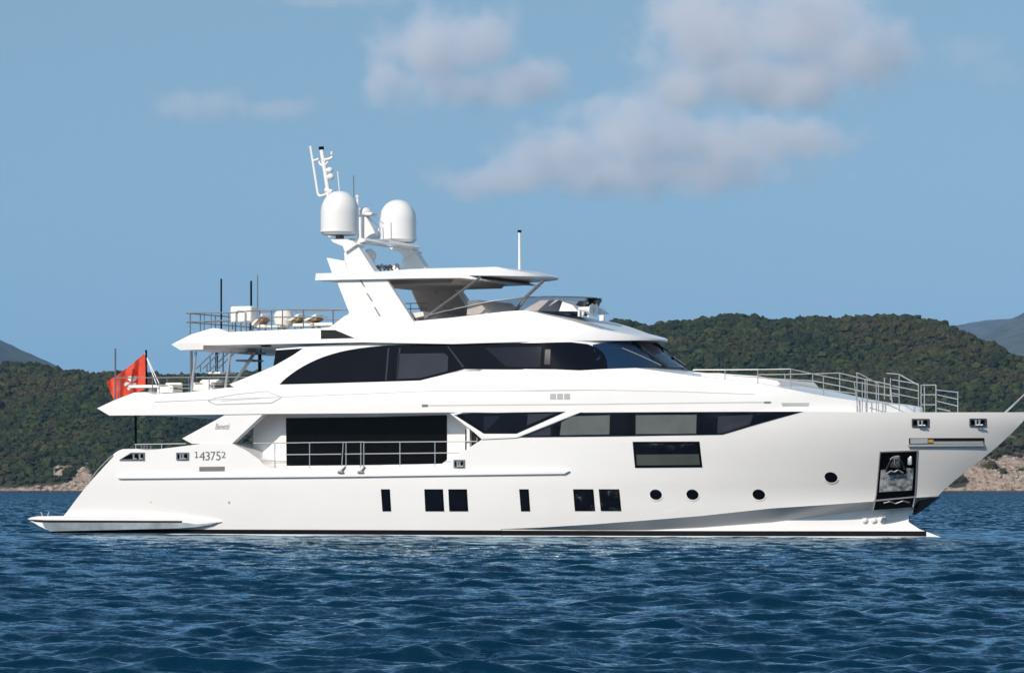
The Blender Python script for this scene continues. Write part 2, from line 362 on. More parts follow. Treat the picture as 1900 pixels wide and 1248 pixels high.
# ---- measuring: where a sight line through a photo pixel meets a plane y = const of the boat
def at(px, py, y):
    u = (px - 950) / FPX; v = (HOR - py) / FPX
    d = (y - CP.y) / (fv.y + rv.y * u)
    return CP.x + d * (fv.x + rv.x * u), CP.z + d * v
def P3(px, py, y):
    x, z = at(px, py, y); return Vector((x, y, z))
def on_side(px, py, b, sgn=-1):
    y = sgn * 3.0
    for _ in range(40):
        x, z = at(px, py, y); y = .5 * y + .5 * sgn * b(x, z)
    return x, z
def to_px(x, y):
    dx, dy = x - CP.x, y - CP.y; d = dx * fv.x + dy * fv.y
    return 950 + FPX * (dx * rv.x + dy * rv.y) / d
def pts(poly, b):
    out = []
    for p in poly:
        if p[0] == 'w': out.append((p[1], p[2]))
        elif len(p) == 3: out.append(on_side(p[0], p[1], b, 1 if p[2] == 'p' else -1))
        else: out.append(on_side(p[0], p[1], b))
    return out
def lerp_tab(tab):
    xs = np.array([a for a, _ in tab], float); ys = np.array([b for _, b in tab], float)
    return lambda v: float(np.interp(v, xs, ys))

def add_piece(bm, poly, b, mode='solid', out=0.0, inn=.1, sides=(-1,), extra=(), ncross=6, camber=0.0):
    """poly in (x,z). solid: side faces at y=+-(b+out) bridged right across. plate: a sheet from b+out in to b-inn on the given sides."""
    t = bmesh.new()
    f = t.faces.new([t.verts.new((x, 0, z)) for x, z in poly]); t.normal_update()
    if f.normal.y > 0: f.normal_flip()
    x0, x1 = min(p[0] for p in poly), max(p[0] for p in poly); z0, z1 = min(p[1] for p in poly), max(p[1] for p in poly)
    cuts = [(k * .7 + .013, 'x') for k in range(-3, 22) if x0 < k * .7 + .013 < x1] + [(15.05 + .25 * k, 'x') for k in range(110) if x0 < 15.05 + .25 * k < x1]
    cuts += [(c, 'x') for c in extra if x0 < c < x1] + [(k * .3 + .017, 'z') for k in range(-4, 50) if z0 < k * .3 + .017 < z1]
    for c, ax in cuts:
        bmesh.ops.bisect_plane(t, geom=t.verts[:] + t.edges[:] + t.faces[:], dist=1e-5,
                               plane_co=(c, 0, 0) if ax == 'x' else (0, 0, c), plane_no=(1, 0, 0) if ax == 'x' else (0, 0, 1))
    t.verts.index_update(); t.verts.ensure_lookup_table()
    co = [(v.co.x, v.co.z) for v in t.verts]
    bb = [max(b(x, z), .004) for x, z in co]
    faces = [[v.index for v in f.verts] for f in t.faces]
    bnd = []
    for e in t.edges:
        if len(e.link_faces) == 1:
            l = e.link_loops[0]; bnd.append((l.vert.index, l.link_loop_next.vert.index))
    t.free()
    def layer(fy, idx=None):
        return {i: bm.verts.new((co[i][0], fy(i), co[i][1])) for i in (idx if idx is not None else range(len(co)))}
    if mode == 'solid':
        A = layer(lambda i: -(bb[i] + out)); B = layer(lambda i: bb[i] + out)
        for f in faces:
            bm.faces.new([A[i] for i in f]); bm.faces.new([B[i] for i in reversed(f)])
        ids = sorted({i for e in bnd for i in e}); L = [A]
        for k in range(1, ncross):
            q = k / ncross * 2 - 1; d = {}
            for i in ids: d[i] = bm.verts.new((co[i][0], q * (bb[i] + out), co[i][1] + camber * (1 - q * q) * min(1, bb[i] / 3)))
            L.append(d)
        L.append(B)
        for i, j in bnd:
            for k in range(ncross): bm.faces.new((L[k][j], L[k][i], L[k + 1][i], L[k + 1][j]))
    else:
        for s in sides:
            A = layer(lambda i: s * (bb[i] + out)); B = layer(lambda i: s * max(bb[i] - inn, 0.0))
            for f in faces:
                o_ = f if s < 0 else f[::-1]
                bm.faces.new([A[i] for i in o_]); bm.faces.new([B[i] for i in reversed(o_)])
            for i, j in bnd:
                q = (A[j], A[i], B[i], B[j]); bm.faces.new(q if s < 0 else q[::-1])
NOSE = (1.2, .8, .6, .45, .32, .22, .14, .08, .04, .015)
def near_nose(xn): return [xn - k for k in NOSE]
def obj(name, bm, mat, parent=None, ang=32):
    me = bpy.data.meshes.new(name); bm.normal_update(); bm.to_mesh(me); bm.free()
    me.materials.append(mat)
    me.polygons.foreach_set('use_smooth', np.full(len(me.polygons), True)); me.set_sharp_from_angle(angle=R(ang)); me.update()
    return link_obj(name, me, parent)
def part(name, poly, b, mat, parent=None, ang=32, raw=False, **kw):
    bm = bmesh.new(); add_piece(bm, poly if raw else pts(poly, b), b, **kw); return obj(name, bm, mat, parent, ang)
def tube(bm, a, b_, r, r2=None, n=8):
    a, b_ = Vector(a), Vector(b_); d = b_ - a; q = d.to_track_quat('Z', 'Y'); r2 = r if r2 is None else r2
    A = [bm.verts.new(a + q @ Vector((r * math.cos(2 * math.pi * k / n), r * math.sin(2 * math.pi * k / n), 0))) for k in range(n)]
    B = [bm.verts.new(b_ + q @ Vector((r2 * math.cos(2 * math.pi * k / n), r2 * math.sin(2 * math.pi * k / n), 0))) for k in range(n)]
    for k in range(n): bm.faces.new((A[k], A[(k + 1) % n], B[(k + 1) % n], B[k]))
    bm.faces.new(A[::-1]); bm.faces.new(B)
def path(bm, P, r, n=8):
    for a, b_ in zip(P[:-1], P[1:]): tube(bm, a, b_, r, n=n)
def lathe(bm, c, prof, n=40):
    rings = [[bm.verts.new((c[0] + r * math.cos(2 * math.pi * k / n), c[1] + r * math.sin(2 * math.pi * k / n), c[2] + z)) for k in range(n)] for r, z in prof]
    for i in range(len(rings) - 1):
        for k in range(n): bm.faces.new((rings[i][k], rings[i][(k + 1) % n], rings[i + 1][(k + 1) % n], rings[i + 1][k]))
    bm.faces.new(rings[0][::-1]); bm.faces.new(rings[-1])
def box(bm, c, s, rot=None):
    mtx = Matrix.Translation(Vector(c)) @ (rot.to_4x4() if rot else Matrix()) @ Matrix.Diagonal((*s, 1))
    bmesh.ops.create_cube(bm, size=1.0, matrix=mtx)
def rbox(bm, c, s, r=.05, rot=None):
    t = bmesh.new(); bmesh.ops.create_cube(t, size=1.0, matrix=Matrix.Diagonal((*s, 1)))
    bmesh.ops.bevel(t, geom=t.edges[:], offset=r, segments=3, profile=.5, affect='EDGES')
    t.transform(Matrix.Translation(Vector(c)) @ (rot.to_4x4() if rot else Matrix()))
    me = bpy.data.meshes.new('t'); t.to_mesh(me); t.free(); bm.from_mesh(me); bpy.data.meshes.remove(me)
def tubes(name, segs, r, mat, parent=None, n=8):
    bm = bmesh.new()
    for s in segs: path(bm, [Vector(p) for p in s], r, n)
    return obj(name, bm, mat, parent)
def shrink(poly, sx, sz):
    cx = sum(p[0] for p in poly) / len(poly); cz = sum(p[1] for p in poly) / len(poly)
    hx = max(p[0] for p in poly) - min(p[0] for p in poly); hz = max(p[1] for p in poly) - min(p[1] for p in poly)
    return [(cx + (x - cx) * (1 - 2 * sx / hx), cz + (z - cz) * (1 - 2 * sz / hz)) for x, z in poly]
def thing(name, label, cat, loc=(0, 0, 0), group=None):
    o = bpy.data.objects.new(name, None); col.objects.link(o); o.location = loc; o.empty_display_size = .3
    return tag(o, label, cat, group)
def fit_nose(px_max, bfac):
    """nose station xn so that the outline bfac(xn) reaches px_max, seen with the port side beyond"""
    lo, hi = 15.0, 45.0
    for _ in range(50):
        mid = (lo + hi) / 2; b = bfac(mid)
        m = max(to_px(x, max(b(x), 0)) for x in np.linspace(mid - 8, mid, 200))
        if m > px_max: hi = mid
        else: lo = mid
    return (lo + hi) / 2

Y = thing('motor_yacht', 'long white three-deck motor yacht lying at anchor across the whole bay', 'yacht')

# ---- half-beam of the hull
STEM = [P3(*p, 0.0) for p in ((1745, 991), (1740, 970), (1738, 945), (1737.5, 930), (1740, 920), (1754, 906), (1775, 888), (1803, 866), (1830, 845), (1851, 827.5), (1879, 801.5), (1899, 781), (1906, 764))]
stem_x = lerp_tab(sorted((p.z, p.x) for p in STEM))
BZ = lerp_tab([(-1, 3.40), (0, 3.58), (1.0, 3.74), (2.0, 3.85), (3.6, 3.88), (4.6, 3.88)])
PZ = lerp_tab([(-1, 1.9), (0, 2.0), (1.2, 2.3), (2.4, 2.5), (3.68, 2.8), (4.6, 2.86)])
def taper(x, x0, xn, p, q):
    s = min(max((x - x0) / (xn - x0), 0.0), 1.0); return (1 - s ** p) ** q
def b_hull(x, z):
    st = 1 - .07 * max(0.0, (7 - x) / 7) ** 2
    k = 0.0 if z < 3.68 else min((z - 3.68) * .06, .06) * min(max((x - 26) / 6, 0), 1)
    zz = z
    return BZ(z) * st * taper(x, 15.5, stem_x(z), PZ(zz), .92) + k
CH_T = [(930, 980.6), (1000, 978), (1100, 972), (1200, 964.5), (1300, 956.5), (1431, 942.5), (1530, 936), (1619, 929.5), (1690, 923), (1722, 921.2)]
CH_B = [(930, 981.6), (1000, 982.2), (1100, 983.2), (1200, 983), (1300, 978.5), (1431, 968.5), (1530, 956), (1619, 943), (1690, 931), (1716, 929)]
ct = [on_side(*p, b_hull) for p in CH_T]
foot_x = lerp_tab([(-1, at(1745, 1000, 0)[0] + .3), (0, at(1748, 994, 0)[0]), (.3, at(1706, 985, 0)[0]), (.55, at(1686, 970, 0)[0]), (.8, at(1686, 955, 0)[0]), (1.4, at(1735, 925, 0)[0])])
zct = lerp_tab(ct)
def b_low(x, z):
    ref = b_hull(x, max(zct(x) - .02, z)); stp = .50 * min(max((x - ct[0][0]) / 6, 0.02), 1) - .16 * max(0, zct(x) - z) * min(max((x - ct[0][0] - 1) / 4, 0), 1)
    return max(min(ref - stp, 9) * 1.0, 0) * taper(x, 26.0, foot_x(z), 2.6, .8)
cb = [on_side(*p, b_low) for p in CH_B]
bm = bmesh.new()
HULL = pts([(100, 992), (118, 957), (128, 944), (142, 925), (158, 904.5), (176, 884), (196, 862), (211, 846), (210, 842), (219, 836), (228, 832.5), (255, 832), (270, 834.5), (284, 834), (330, 828.5), (376, 822.5), (430, 822),
            (457, 835), (481, 852), (489, 862), (502, 867.5), (660, 867), (822, 865), (834, 858), (863, 835), (894, 815), (880, 801), (858, 784), (842, 772), (836, 766.5)], b_hull)
HULL = [(HULL[0][0], -.7)] + HULL
top = [on_side(px, py, b_hull) for px, py in ((1040, 765), (1250, 764), (1490, 763), (1600, 764), (1700, 764.5), (1800, 764.5), (1880, 764.5))]
stem = [(p.x, p.z) for p in STEM[::-1] if p.z > ct[-1][1] + .02]
up_poly = HULL + top + stem + ct[::-1] + [(ct[0][0], -.7)]
add_piece(bm, up_poly, b_hull)
low_poly = [(ct[0][0] + .03, -.7), (ct[0][0] + .03, cb[0][1])] + cb[1:] + [(foot_x(1.2) - .1, cb[-1][1] + .05)] + [(foot_x(z), z) for z in (.95, .8, .55, .42, .3, .15, 0.0, -.7)]
add_piece(bm, low_poly, b_low)
for s in (-1, 1):                                            # the downward face of the spray chine
    n = 60; xs = np.linspace(ct[0][0], ct[-1][0], n); zb = lerp_tab(cb); pr = None
    for x in xs:
        a = bm.verts.new((x, s * (b_hull(x, zct(x)) + .012), zct(x))); c = bm.verts.new((x, s * (b_low(x, zb(x)) + .004), zb(x)))
        if pr: bm.faces.new((pr[0], pr[1], c, a) if s < 0 else (pr[0], a, c, pr[1]))
        pr = (a, c)
hull = obj('hull', bm, WHITE, Y, 28)

# ---- boot stripe, rub rail, stern platform
def strip_piece(bm, line_t, line_b, b, out, inn=.05): add_piece(bm, line_t + line_b[::-1], b, 'plate', out=out, inn=inn, sides=(-1, 1))
bm = bmesh.new()
xa, xb_ = at(92, 987, -3.5)[0], ct[0][0] + .5
strip_piece(bm, [(xa, .205), (xb_ - .35, .225)], [(xa - .0, .05), (xb_ - .35, .05)], b_hull, .008)
obj('boot_stripe', bm, BOOT, Y)
bm = bmesh.new(); xs = np.linspace(xb_ - .52, foot_x(.12) - .25, 24)
strip_piece(bm, [(x, .225) for k, x in enumerate(xs)], [(x, .05) for x in xs], b_low, .02)
obj('boot_stripe', bm, BOOT, Y)
part('rub_rail', [(219, 883.5), (640, 879.5), (1050, 873.5), (1058, 873.5), (1049, 878.5), (640, 884), (226, 887.5), (220, 886.5)], b_hull, WHITE, Y, mode='plate', out=.10, inn=.02, sides=(-1, 1))
XTIP = at(417, 967, -3.75)[0]
b_plat = lambda x, z: b_hull(max(x, .6), .5) - .18 + .20 * min(1.0, max(0.0, (XTIP - x) / 3.0)) - .25 * max(0, (2.0 - x) / 2) ** 2
plat = part('swim_platform', [(57, 962), (63, 959), (75, 957), (150, 956), (340, 959), (412, 965), (416, 967.5), (400, 971), (372, 976.5), (335, 979), (98, 984.5), (80, 976), (66, 968)], b_plat, WHITE, Y, out=.22, ncross=10)
part('platform_trim', [(84, 968), (200, 967.5), (345, 968.5), (372, 972), (410, 968), (398, 972.5), (372, 977), (335, 979.5), (98, 985), (88, 978)], b_plat, paint('weathered_steel', (.36, .38, .38), .35, metal=.6, var=.35, scale=1.2), plat, mode='plate', out=.235, inn=.1)
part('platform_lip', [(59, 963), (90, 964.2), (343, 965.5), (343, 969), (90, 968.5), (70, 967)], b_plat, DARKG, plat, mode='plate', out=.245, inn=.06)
for px in (79, 88):
    tubes('cleat', [(P3(px, 958, -3.3), P3(px - 3 if px < 82 else px + 3, 949, -3.3))], .022, STEEL, plat)

# ---- upper-deck band, house, roof
LEAN = lerp_tab([(4.2, 3.89), (5.02, 3.89), (5.15, 3.87), (5.55, 3.74), (6.2, 3.635), (7.1, 3.49), (7.8, 3.34)])
bf = lambda xn: (lambda x: min(b_hull(x, 4.4) + .012, 3.9 * taper(x, 19.5, xn, 2.6, .62)))
XN_BAND = fit_nose(1712, bf)
def b_band(x, z):
    return min(b_hull(min(x, 37.0), 4.4) + .012, LEAN(z) * taper(x, 19.5, XN_BAND, 2.6, .62)) if x > 17 else LEAN(z) + .012
z_nose = at(1712, 762, 0)[1]
band_pts = pts([(180, 757), (203, 770.5), (420, 768.5), (487, 767.5), (660, 766.5), (850, 764.5), (1040, 766.5), (1250, 765.5), (1440, 765)], b_band)
band_pts += [(x, z_nose - .10) for x in np.linspace(band_pts[-1][0] + .4, XN_BAND - .02, 8)]
band_pts += [(XN_BAND, z_nose + .12)] + pts([(1690, 751, 'p')], b_band)[:1] + pts([(1600, 744.5), (1527, 734), (1466, 722), (1405, 711), (1344, 704), (1285, 697), (1214, 687), (1180, 682.5), (1122, 684.5), (1075, 687), (1030, 685), (862, 683), (780, 705), (520, 712.5), (455, 717), (420, 719), (353, 727), (286, 731.5), (269, 727), (249, 728), (212, 742)], b_band)
upper_deck = part('upper_deck', band_pts, b_band, WHITE, Y, 24, raw=True, camber=.05, extra=near_nose(XN_BAND))
def groove(pl, b, parent, w=1.3, name='seam', mat=None, out=.006):
    part(name, [(x, y - w / 2) for x, y in pl] + [(x, y + w / 2) for x, y in pl[::-1]], b, mat or GROOVE, parent, mode='plate', out=out, inn=.02, sides=(-1,))
groove([(286, 745), (520, 736), (800, 725), (1100, 723), (1260, 726), (1400, 731)], b_band, upper_deck, 1.2)
groove([(790, 752), (1100, 749.5), (1400, 746), (1432, 746)], b_band, upper_deck, 2.0)
part('vent_slot', [(783, 750), (794, 750), (794, 754.5), (783, 754.5)], b_band, DSTEEL, upper_deck, mode='plate', out=.012, inn=.03)
part('vent_slot', [(1418, 744.5), (1430, 744.5), (1430, 748), (1418, 748)], b_band, DSTEEL, upper_deck, mode='plate', out=.012, inn=.03)
HEX = [(386, 743.5), (400, 738), (440, 731), (495, 725.5), (523, 736.5), (504, 747), (400, 750)]
for a, b_ in zip(HEX, HEX[1:] + HEX[:1]): groove([a, b_], b_band, upper_deck, 1.8, 'hatch_outline', MESHG) if abs(a[0] - b_[0]) > 5 else None
groove([(410, 743), (510, 737)], b_band, upper_deck, 1.0, 'hatch_outline')
for px in (1021, 1034, 1047):
    part('side_vent', [(px, 730), (px + 10.5, 730), (px + 10.5, 740.5), (px, 740.5)], b_band, MESHG, upper_deck, mode='plate', out=.012, inn=.03)
part('side_vent', [(1450, 747), (1502, 747), (1500, 753), (1452, 753)], b_band, MESHG, upper_deck, mode='plate', out=.012, inn=.03)

hs = lambda xn, B: (lambda x: B * taper(x, 18.8, xn, 3.2, .5))
XN_H0 = fit_nose(1277, hs(0, 3.5).__class__ and (lambda xn: hs(xn, 3.5))); XN_H1 = fit_nose(1209, lambda xn: hs(xn, 3.35))
ZH0, ZH1 = at(1277, 686, 2.0)[1], at(1209, 634, 2.0)[1]
def xn_house(z): return XN_H0 + (XN_H1 - XN_H0) * (z - ZH0) / (ZH1 - ZH0)
def b_house(x, z): return LEAN(z) * taper(x, 18.8, xn_house(z), 3.2, .5)
n_ = 6
HX = [x for z in (ZH0, (ZH0 + ZH1) / 2, ZH1) for x in near_nose(xn_house(z)) + near_nose(xn_house(z) - .14)]
def b_core(x, z): return LEAN(z) * taper(x, 18.8, xn_house(z) - .14, 3.2, .5) - (.02 if x > 20 else 0)
house_nose = [(xn_house(z) - .145, z) for z in np.linspace(ZH0 - .12, ZH1 + .05, n_)]
house = part('upper_house', pts([(506, 714), (512, 647), (600, 640), (700, 636), (900, 633.5), (1060, 632)], b_house)[0:6] + house_nose[::-1] + pts([(1122, 688), (860, 688), (700, 712)], b_house), b_core, WHITE, Y, raw=True, extra=HX)
for s in (-1, 1): part('side_wing', [(426, 712.5), (470, 695), (510, 678), (540, 661), (563, 648), (600, 643.5), (656, 638), (720, 636), (720, 643), (690, 645), (640, 653), (600, 665), (560, 684), (532, 703), (519, 713.5), (436, 719)], b_house, WHITE, Y, mode='plate', out=.014, inn=.22, sides=(s,))
part('aft_door_glass', [(512, 649.5), (562, 646), (540, 661), (507, 680)], b_house, GLASS, house, mode='plate', out=.008, inn=.03)
UPW = [(519, 713), (524, 707.5), (532, 700.5), (541, 693.5), (551, 686.5), (562, 679.8), (574, 673.4), (587, 667.2), (601, 661.6), (616, 656.8), (632, 652.4), (650, 648.6), (670, 645.4), (692, 642.8), (716, 640.8), (742, 639.4), (785, 638.2), (830, 637.4), (980, 636), (1060, 634.5), (1090, 638), (1108, 645), (1120, 655), (1126, 668), (1128, 683.5), (1075, 687.5), (1030, 686), (862, 684), (780, 705.5), (700, 708), (600, 711)]
upw = part('upper_window', UPW, b_house, GLASS, Y, mode='plate', out=.022, inn=.05)
def mull(p, parent, b, mat=BLIND, out=.026, name='mullion'): part(name, p, b, mat, parent, mode='plate', out=out, inn=.03)
mull([(739, 656), (825, 655), (832, 661), (831, 688), (782, 701), (735, 703)], upw, b_house, name='blind')
mull([(720, 645), (723, 645), (718, 705), (715, 705)], upw, b_house)
mull([(741, 645), (744, 645), (738, 704), (735, 704)], upw, b_house)
mull([(829, 641), (832, 641), (862, 680), (859, 682)], upw, b_house)
NAVY = paint('blue_blind', (.009, .010, .020), .10, var=.1, spec=.25)
mull([(900, 645), (1005, 643), (1003, 681), (940, 680)], upw, b_house, NAVY, name='blind')
mull([(1012, 648), (1022, 648), (1021, 676), (1010, 676)], upw, b_house, BLIND, name='blind')
bm = bmesh.new()
xs_ = on_side(1127, 660, b_house)[0]
wp = [(xs_, ZH0 - .08), (xs_ - .1, 6.9)]
wsp = pts([(1112, 684), (1100, 639)], b_house)
wpoly = wsp[:1] + wsp[1:] + [(xn_house(z) - 0, z) for z in np.linspace(ZH1 - .02, ZH0 + .03, 6)]
add_piece(bm, wpoly, b_house, out=.016, ncross=12, extra=HX)
wind = obj('windscreen', bm, WSHIELD, Y, 40)
def on_house(ang_y, z, out=.06):       # a point on the front glass at lateral position ang_y
    lo, hi = 18.8, xn_house(z)
    for _ in range(40):
        m_ = (lo + hi) / 2
        if b_house(m_, z) > abs(ang_y): lo = m_
        else: hi = m_
    return Vector((lo + out, ang_y + (out * .5 if ang_y > 0 else -out * .5), z))
for yy, wd in ((-1.05, .045), (1.05, .045)):
    bm = bmesh.new(); path(bm, [on_house(yy, z, .03) for z in np.linspace(ZH0 + .03, ZH1, 7)], wd); obj('mullion', bm, DARKG if abs(yy) < 2 else WHITE, wind)
for yy in (-2.0, .4, 2.3):
    bm = bmesh.new(); path(bm, [on_house(yy + .7 * k, ZH0 + .08 + (.62 * (1 - k)) , .07) for k in np.linspace(0, 1, 5)], .014); obj('wiper', bm, STEEL, wind)

rs = lambda xn, B: (lambda x: B * taper(x, 17.5, xn, 2.5, .5))
XN_R = fit_nose(1238, lambda xn: rs(xn, 3.5))
RB = lerp_tab([(6.6, 3.5), (7.05, 3.68), (7.2, 3.68), (7.8, 3.30), (8.6, 3.0)])
def b_roof(x, z): return RB(z) * taper(x, 17.5, XN_R, 2.5, .5)
ZR = at(1238, 634, 1.5)[1]
roof_poly = pts([(318, 639), (335, 649.5), (377, 648), (377, 640.5), (674, 635), (840, 638), (1002, 633.5)], b_roof) + [(XN_R - .8, ZR - .06), (XN_R, ZR - .02), (XN_R, ZR + .03)] + \
    pts([(1204, 619, 'p'), (1168, 606, 'p'), (1142, 599, 'p'), (975, 576), (941, 577.5), (840, 589), (765, 596), (690, 603), (610, 607), (596, 608.5), (424, 616), (406, 609.5), (394, 608.5), (355, 620)], b_roof)
roof = part('sun_deck', roof_poly, b_roof, WHITE, Y, 24, raw=True, ncross=12, extra=near_nose(XN_R))
part('roof_inset', [(595.6, 612), (622, 612), (658, 627), (595.6, 628.5)], b_roof, DARKG, roof, mode='plate', out=.012, inn=.05)
part('soffit_light', [(484, 640.2), (497, 640), (497, 643), (484, 643)], lambda x, z: 3.0, DARKG, roof, mode='plate', out=0, inn=.3)

# ---- main deck: saloon house, glass wall, wing plates
b_sal = lambda x, z: 2.75
sal = part('saloon_house', [('w', at(470, 800, -2.75)[0], 2.2), ('w', at(470, 800, -2.75)[0], 4.6), ('w', at(905, 800, -2.75)[0], 4.6), ('w', at(905, 800, -2.75)[0], 2.2)], b_sal, WHITE, Y)
sgl = part('sliding_glass_wall', [(531, 775), (700, 773), (828, 769.5), (829.5, 771), (829.5, 852), (820, 859.5), (690, 862), (532, 863.5)], b_sal, BLACKP, Y, mode='plate', out=.02, inn=.06)
for px in (580, 669, 723): mull([(px, 774), (px + 1.6, 774), (px + 1.6, 861), (px, 861)], sgl, b_sal, GLASS, .028)
for s in (-1, 1):                                   # forward end of the side deck: bulkhead across, with a dark door opening
    xw = at(862, 800, -3.3)[0]; bm = bmesh.new(); box(bm, (xw + .35, s * 3.25, 3.45), (.12, 1.0, 2.2)); obj('side_deck_bulkhead', bm, WHITE, Y)
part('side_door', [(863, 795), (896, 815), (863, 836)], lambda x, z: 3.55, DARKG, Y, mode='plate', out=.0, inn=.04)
bm = bmesh.new(); add_piece(bm, [(at(500, 850, -3)[0], 2.40), (at(500, 850, -3)[0], 2.46), (xw + .3, 2.46), (xw + .3, 2.40)], lambda x, z: 3.80); obj('side_deck', bm, TEAK, Y)
for s in (-1, 1):
    fp = part('fashion_plate', [(338, 813), (356, 822.8), (430, 822.8), (487, 769), (490, 767), (422, 767)], lambda x, z: 3.86, WHITE, Y, mode='plate', out=0.0, inn=.32, sides=(s,))
wA = [(846, 771), (851, 769), (862, 766.5), (950, 764.7), (1050, 763.3), (958.5, 804), (898, 804)]
wB = [(964, 811), (1020, 789), (1078, 765), (1250, 764), (1491, 763), (1415, 784), (1341, 806), (1150, 809)]
def deck_window(poly, items):
    o = part('main_deck_window', poly, b_hull, GLASS, Y, mode='plate', out=.016, inn=.04)
    for nm, p, m in items: mull(p, o, b_hull, m, .022, nm)
    return o
deck_window(wA, [('blind', [(898, 772), (930, 771), (900, 802), (898, 802)], NAVY), ('blind', [(980, 768), (1030, 766.5), (978, 789)], BLIND), ('mullion', [(853, 770), (857, 769), (902, 802), (898, 803)], BLACKP)])
deck_window(wB, [('blind', [(1042, 783), (1060, 772), (1132, 770), (1131, 805.5), (1039, 807)], BLINDG), ('blind', [(1180, 770), (1293, 769), (1292, 804), (1180, 805)], BLINDG),
                 ('blind', [(1333, 772), (1398, 769), (1392, 787), (1340, 803), (1331, 804)], BLIND), ('blind', [(990, 803), (1022, 791), (1022, 807.5), (978, 808.5)], BLIND),
                 ('mullion', [(1028, 788), (1036, 785), (1036, 808.5), (1028, 808.7)], BLACKP), ('mullion', [(1165, 765), (1174, 765), (1174, 808), (1165, 808)], BLACKP), ('mullion', [(1300, 764.5), (1303, 764.5), (1303, 806.5), (1300, 806.7)], BLACKP)])
# raised white chevron frame round the after window
part('window_frame', [(836, 767), (842, 771.5), (858, 784), (880, 801), (895, 814.5), (960, 811.5), (1080, 763.8), (1064, 763.8), (962, 807.5), (896, 807.5), (843, 770), (860, 765.5), (852, 764.8)], b_hull, WHITE, Y, mode='plate', out=.05, inn=.05)

def hull_window(poly, name, label=None):
    p = pts(poly, b_hull); o = part(name, p, b_hull, BLACKP, Y, raw=True, mode='plate', out=.015, inn=.04)
    q = shrink(p, .07, .07); part('pane', q, b_hull, GLASS, o, raw=True, mode='plate', out=.02, inn=.02); return o, q
for q in ([(707, 907), (723.5, 907), (726, 948), (710, 948)], [(787.5, 907), (822, 907), (824.5, 948), (789.5, 948)], [(832, 907), (866.5, 907), (869, 948), (834, 948)],
          [(963.5, 907), (981, 907), (984, 948), (967, 948)], [(1063.5, 907), (1101, 907), (1104.5, 947.5), (1067, 947.5)], [(1111, 907), (1149, 907), (1153, 947.5), (1115, 947.5)]):
    hull_window(q, 'hull_window')
o, q = hull_window([(1174, 819), (1298, 818.5), (1303.5, 866.5), (1178.5, 867.5)], 'large_hull_window')
part('blind', [(1181, 843), (1297, 842), (1299, 862), (1182.5, 863)], b_hull, paint('dark_green_blind', (.055, .062, .055), .3, var=.1), o, mode='plate', out=.025, inn=.02)
for px, py in ((1217, 917), (1285, 917), (1408, 917), (1542, 885)):
    x, z = on_side(px, py, b_hull); poly = [(x + .215 * math.cos(a), z + .185 * math.sin(a)) for a in np.linspace(0, 2 * math.pi, 24, endpoint=False)]
    o = part('porthole', poly, b_hull, STEEL if False else BLACKP, Y, raw=True, mode='plate', out=.012, inn=.05)
    part('pane', [(x + .7 * (a - x), z + .7 * (c - z)) for a, c in poly], b_hull, GLASS, o, raw=True, mode='plate', out=.022, inn=.02)
    part('eyebrow', [(x + .225 * math.cos(a), z + .195 * math.sin(a)) for a in np.linspace(math.pi * 1.1, math.pi * 1.9, 10)] + [(x + .262 * math.cos(a), z + .228 * math.sin(a)) for a in np.linspace(math.pi * 1.9, math.pi * 1.1, 10)], b_hull, WHITE, o, raw=True, mode='plate', out=.025, inn=.02)

# ---- mooring fairleads, hawse slot, anchor pocket, numbers
def fairlead(x0, y0, x1, y1, cut=0):
    pl = [(x0, y0), (x1, y0), (x1, y1), (x0, y1)] if not cut else [(x0 + cut, y0), (x1, y0), (x1, y1), (x0, y1)]
    p = pts(pl, b_hull); o = part('fairlead', p, b_hull, DSTEEL, Y, raw=True, mode='plate', out=.05, inn=.02)
    q = shrink(p, .055, .05); part('opening', q, b_hull, BLACKP, o, raw=True, mode='plate', out=.058, inn=.02)
    xm, zm = (q[0][0] + q[1][0]) / 2, (q[0][1] + q[2][1]) / 2; w = q[2][0] - q[3][0]
    for k in (-.14, .12):
        xx = xm + k * w; y = -b_hull(xx, zm) - .075
        bm = bmesh.new(); tube(bm, (xx, y, zm - .10), (xx, y, zm + .05), .035); tube(bm, (xx, y, zm + .05), (xx, y, zm + .08), .055); tube(bm, (xx - .03, y, zm - .1), (xx + .13, y, zm - .09), .025); obj('bollard', bm, STEEL, o)
    return o
fairlead(222, 839, 269, 853.5, 22); fairlead(328, 839, 351, 853); fairlead(842.5, 852.5, 863, 867); fairlead(1692.5, 776.5, 1724.5, 791.5); fairlead(1799.5, 776, 1830.5, 790.5)
hw = part('hawse_slot', [(1687, 812.5), (1826, 812), (1826, 823), (1687, 824)], b_hull, DARKG, Y, mode='plate', out=.03, inn=.03)
part('lower_lip', [(1686, 824), (1827, 823), (1827, 827.5), (1686, 828.5)], b_hull, PALE, hw, mode='plate', out=.09, inn=.03)
part('roller', [(1690, 813.5), (1722, 813.1), (1722, 822), (1690, 822.5)], b_hull, PALE, hw, mode='plate', out=.055, inn=.03)
part('rope', [(1723, 815), (1733, 815), (1733, 821), (1723, 821)], b_hull, paint('yellow_rope', (.55, .33, .08), .8, var=.2), hw, mode='plate', out=.055, inn=.03)
part('bulwark_frame', [(1733, 818.5), (1825, 818), (1825, 822.5), (1733, 823)], b_hull, MESHG, hw, mode='plate', out=.045, inn=.03)
ap = part('anchor_pocket', [(1633.5, 837.5), (1703.7, 835), (1694.5, 940), (1620, 946)], b_hull, BLACKP, Y, mode='plate', out=.02, inn=.04)
BRUSH = paint('brushed_steel', (.50, .50, .49), .4, metal=.45, var=.75, scale=6)
